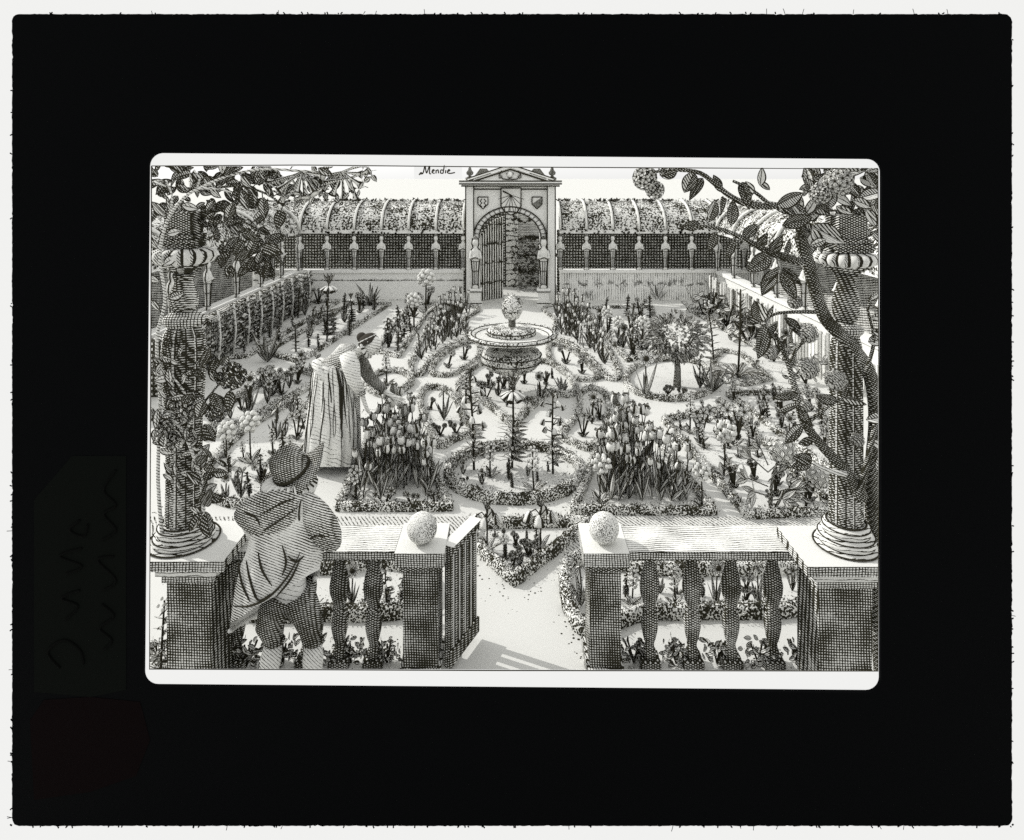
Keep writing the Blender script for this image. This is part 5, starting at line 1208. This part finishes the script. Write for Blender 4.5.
board([(-30, -30), (1054, -30), (1054, 873), (-30, 873)], [(40, 40), (984, 40), (984, 800), (40, 800)], MY+.020, .003, 'paper_glow', 'backing_sheet', mt)  # its own glow keeps the rim white where cast shadows fall
m = MB(); m.prism([P(x, y, MY-.0015) for x, y in ((34, 692), (34, 500), (72, 456), (126, 456), (126, 690), (90, 697))], (0, .001, 0), 'label'); lb = m.obj('paper_label', mt, smooth=False)
MATS['label_red'] = NT('dark_red_label').finish(None, (.0022, .0008, .0010, 1))
m = MB(); m.prism([P(x, y, MY-.0015) for x, y in ((34, 800), (30, 720), (44, 700), (90, 697), (140, 702), (150, 740), (136, 776), (90, 792))], (0, .001, 0), 'label_red'); m.obj('label_remnant', mt, smooth=False)
m = MB()
for pts in (((60, 668), (48, 652), (64, 640), (80, 650), (84, 664)), ((66, 620), (78, 606), (62, 598), (80, 590)), ((66, 574), (82, 566), (60, 556), (82, 548)), ((80, 520), (70, 530), (84, 536), (88, 524)), ((104, 650), (112, 640), (100, 628), (114, 616), (102, 604)), ((104, 590), (116, 580), (98, 560), (114, 556)), ((102, 540), (116, 530), (104, 514), (116, 505), (104, 490), (116, 470))):
    m.tube(smooth_line([P(x, y, MY-.0025) for x, y in pts], .01), .006, 'ink_faint', 5)
MATS['ink_faint'] = NT('faded_ink').finish(None, (.0016, .0019, .0016, 1))
m.obj('handwriting', lb)
# the small handwritten word on the upper margin, on a tab of the same paper
m = MB(); m.prism([P(x, y, MY+.024) for x, y in ((414, 160), (462, 160), (462, 179), (414, 179))], (0, .002, 0), 'paper_glow'); tb = m.obj('paper_tab', mt, smooth=False)
m = MB()
def pen(*pts): m.tube(smooth_line([P(420+(x)*1.0, 174-y, MY+.022) for x, y in pts], .003), .0030, 'ink', 5)
pen((0, 0), (3, 1), (5, 8), (6.5, 1), (9.5, 8), (9.5, .5), (11, .5)); pen((-1, -1), (1, 1.5), (3, 0)); pen((12.2, 2.4), (14.4, 3.6), (13, 4.4), (12, 1.6), (14.6, .6)); pen((16, 4), (16, .5)); pen((16, 3), (18, 4.2), (18.6, .6)); pen((23.4, 3.6), (21, 4), (20.6, 1), (23.2, .8)); pen((24.4, 9), (23, .6)); pen((25.8, 4), (25.4, .6)); pen((25.9, 6), (26, 6.4)); pen((27.6, 2.4), (30, 3.6), (28.6, 4.4), (27.4, 1.6), (30, .6), (35, 1.5))
m.obj('handwriting', tb)

# ------------------------------------------------------------------ camera, sun, sky
cam = bpy.data.cameras.new('camera'); co = bpy.data.objects.new('camera', cam); COL.objects.link(co); scene.camera = co
co.location = (0, 0, CH); co.rotation_euler = (R(90), 0, 0); cam.sensor_width = 36; cam.lens = 36*F/1024; cam.shift_y = -(420-HY)/1024; cam.clip_end = 5000; cam.clip_start = .05
sd = V((.78, -.34, -.62)).normalized()
sun = bpy.data.lights.new('sun', 'SUN'); sun.energy = 3.1; sun.angle = R(.5); sun.color = (1, .985, .955); so = bpy.data.objects.new('sun', sun); COL.objects.link(so)
so.location = (-8, 12, 14); so.rotation_euler = sd.to_track_quat('-Z', 'Y').to_euler()
w = bpy.data.worlds.new('World'); scene.world = w; w.use_nodes = True; nt = w.node_tree; nt.nodes.clear()
sk = nt.nodes.new('ShaderNodeTexSky'); sk.sky_type = 'NISHITA'; sk.sun_disc = False; sk.sun_elevation = math.asin(-sd.z); sk.sun_rotation = math.atan2(-sd.x, -sd.y)
sk.dust_density = 1; sk.air_density = 1.2
hs = nt.nodes.new('ShaderNodeHueSaturation'); hs.inputs['Saturation'].default_value = .06
bg = nt.nodes.new('ShaderNodeBackground'); bg.inputs['Strength'].default_value = .05; ou = nt.nodes.new('ShaderNodeOutputWorld')
hz = nt.nodes.new('ShaderNodeBackground'); hz.inputs[0].default_value = (1, 1, .985, 1); hz.inputs['Strength'].default_value = .78   # even white overcast
ad = nt.nodes.new('ShaderNodeAddShader'); nt.links.new(bg.outputs[0], ad.inputs[0]); nt.links.new(hz.outputs[0], ad.inputs[1])
nt.links.new(sk.outputs[0], hs.inputs['Color']); nt.links.new(hs.outputs[0], bg.inputs[0]); nt.links.new(ad.outputs[0], ou.inputs[0])
vs = scene.view_settings; vs.view_transform = 'Standard'; vs.look = 'None'; vs.gamma = 1; vs.use_curve_mapping = False; vs.exposure = -.08
scene.cycles.max_bounces = 5; scene.cycles.use_denoising = False; scene.render.film_transparent = False
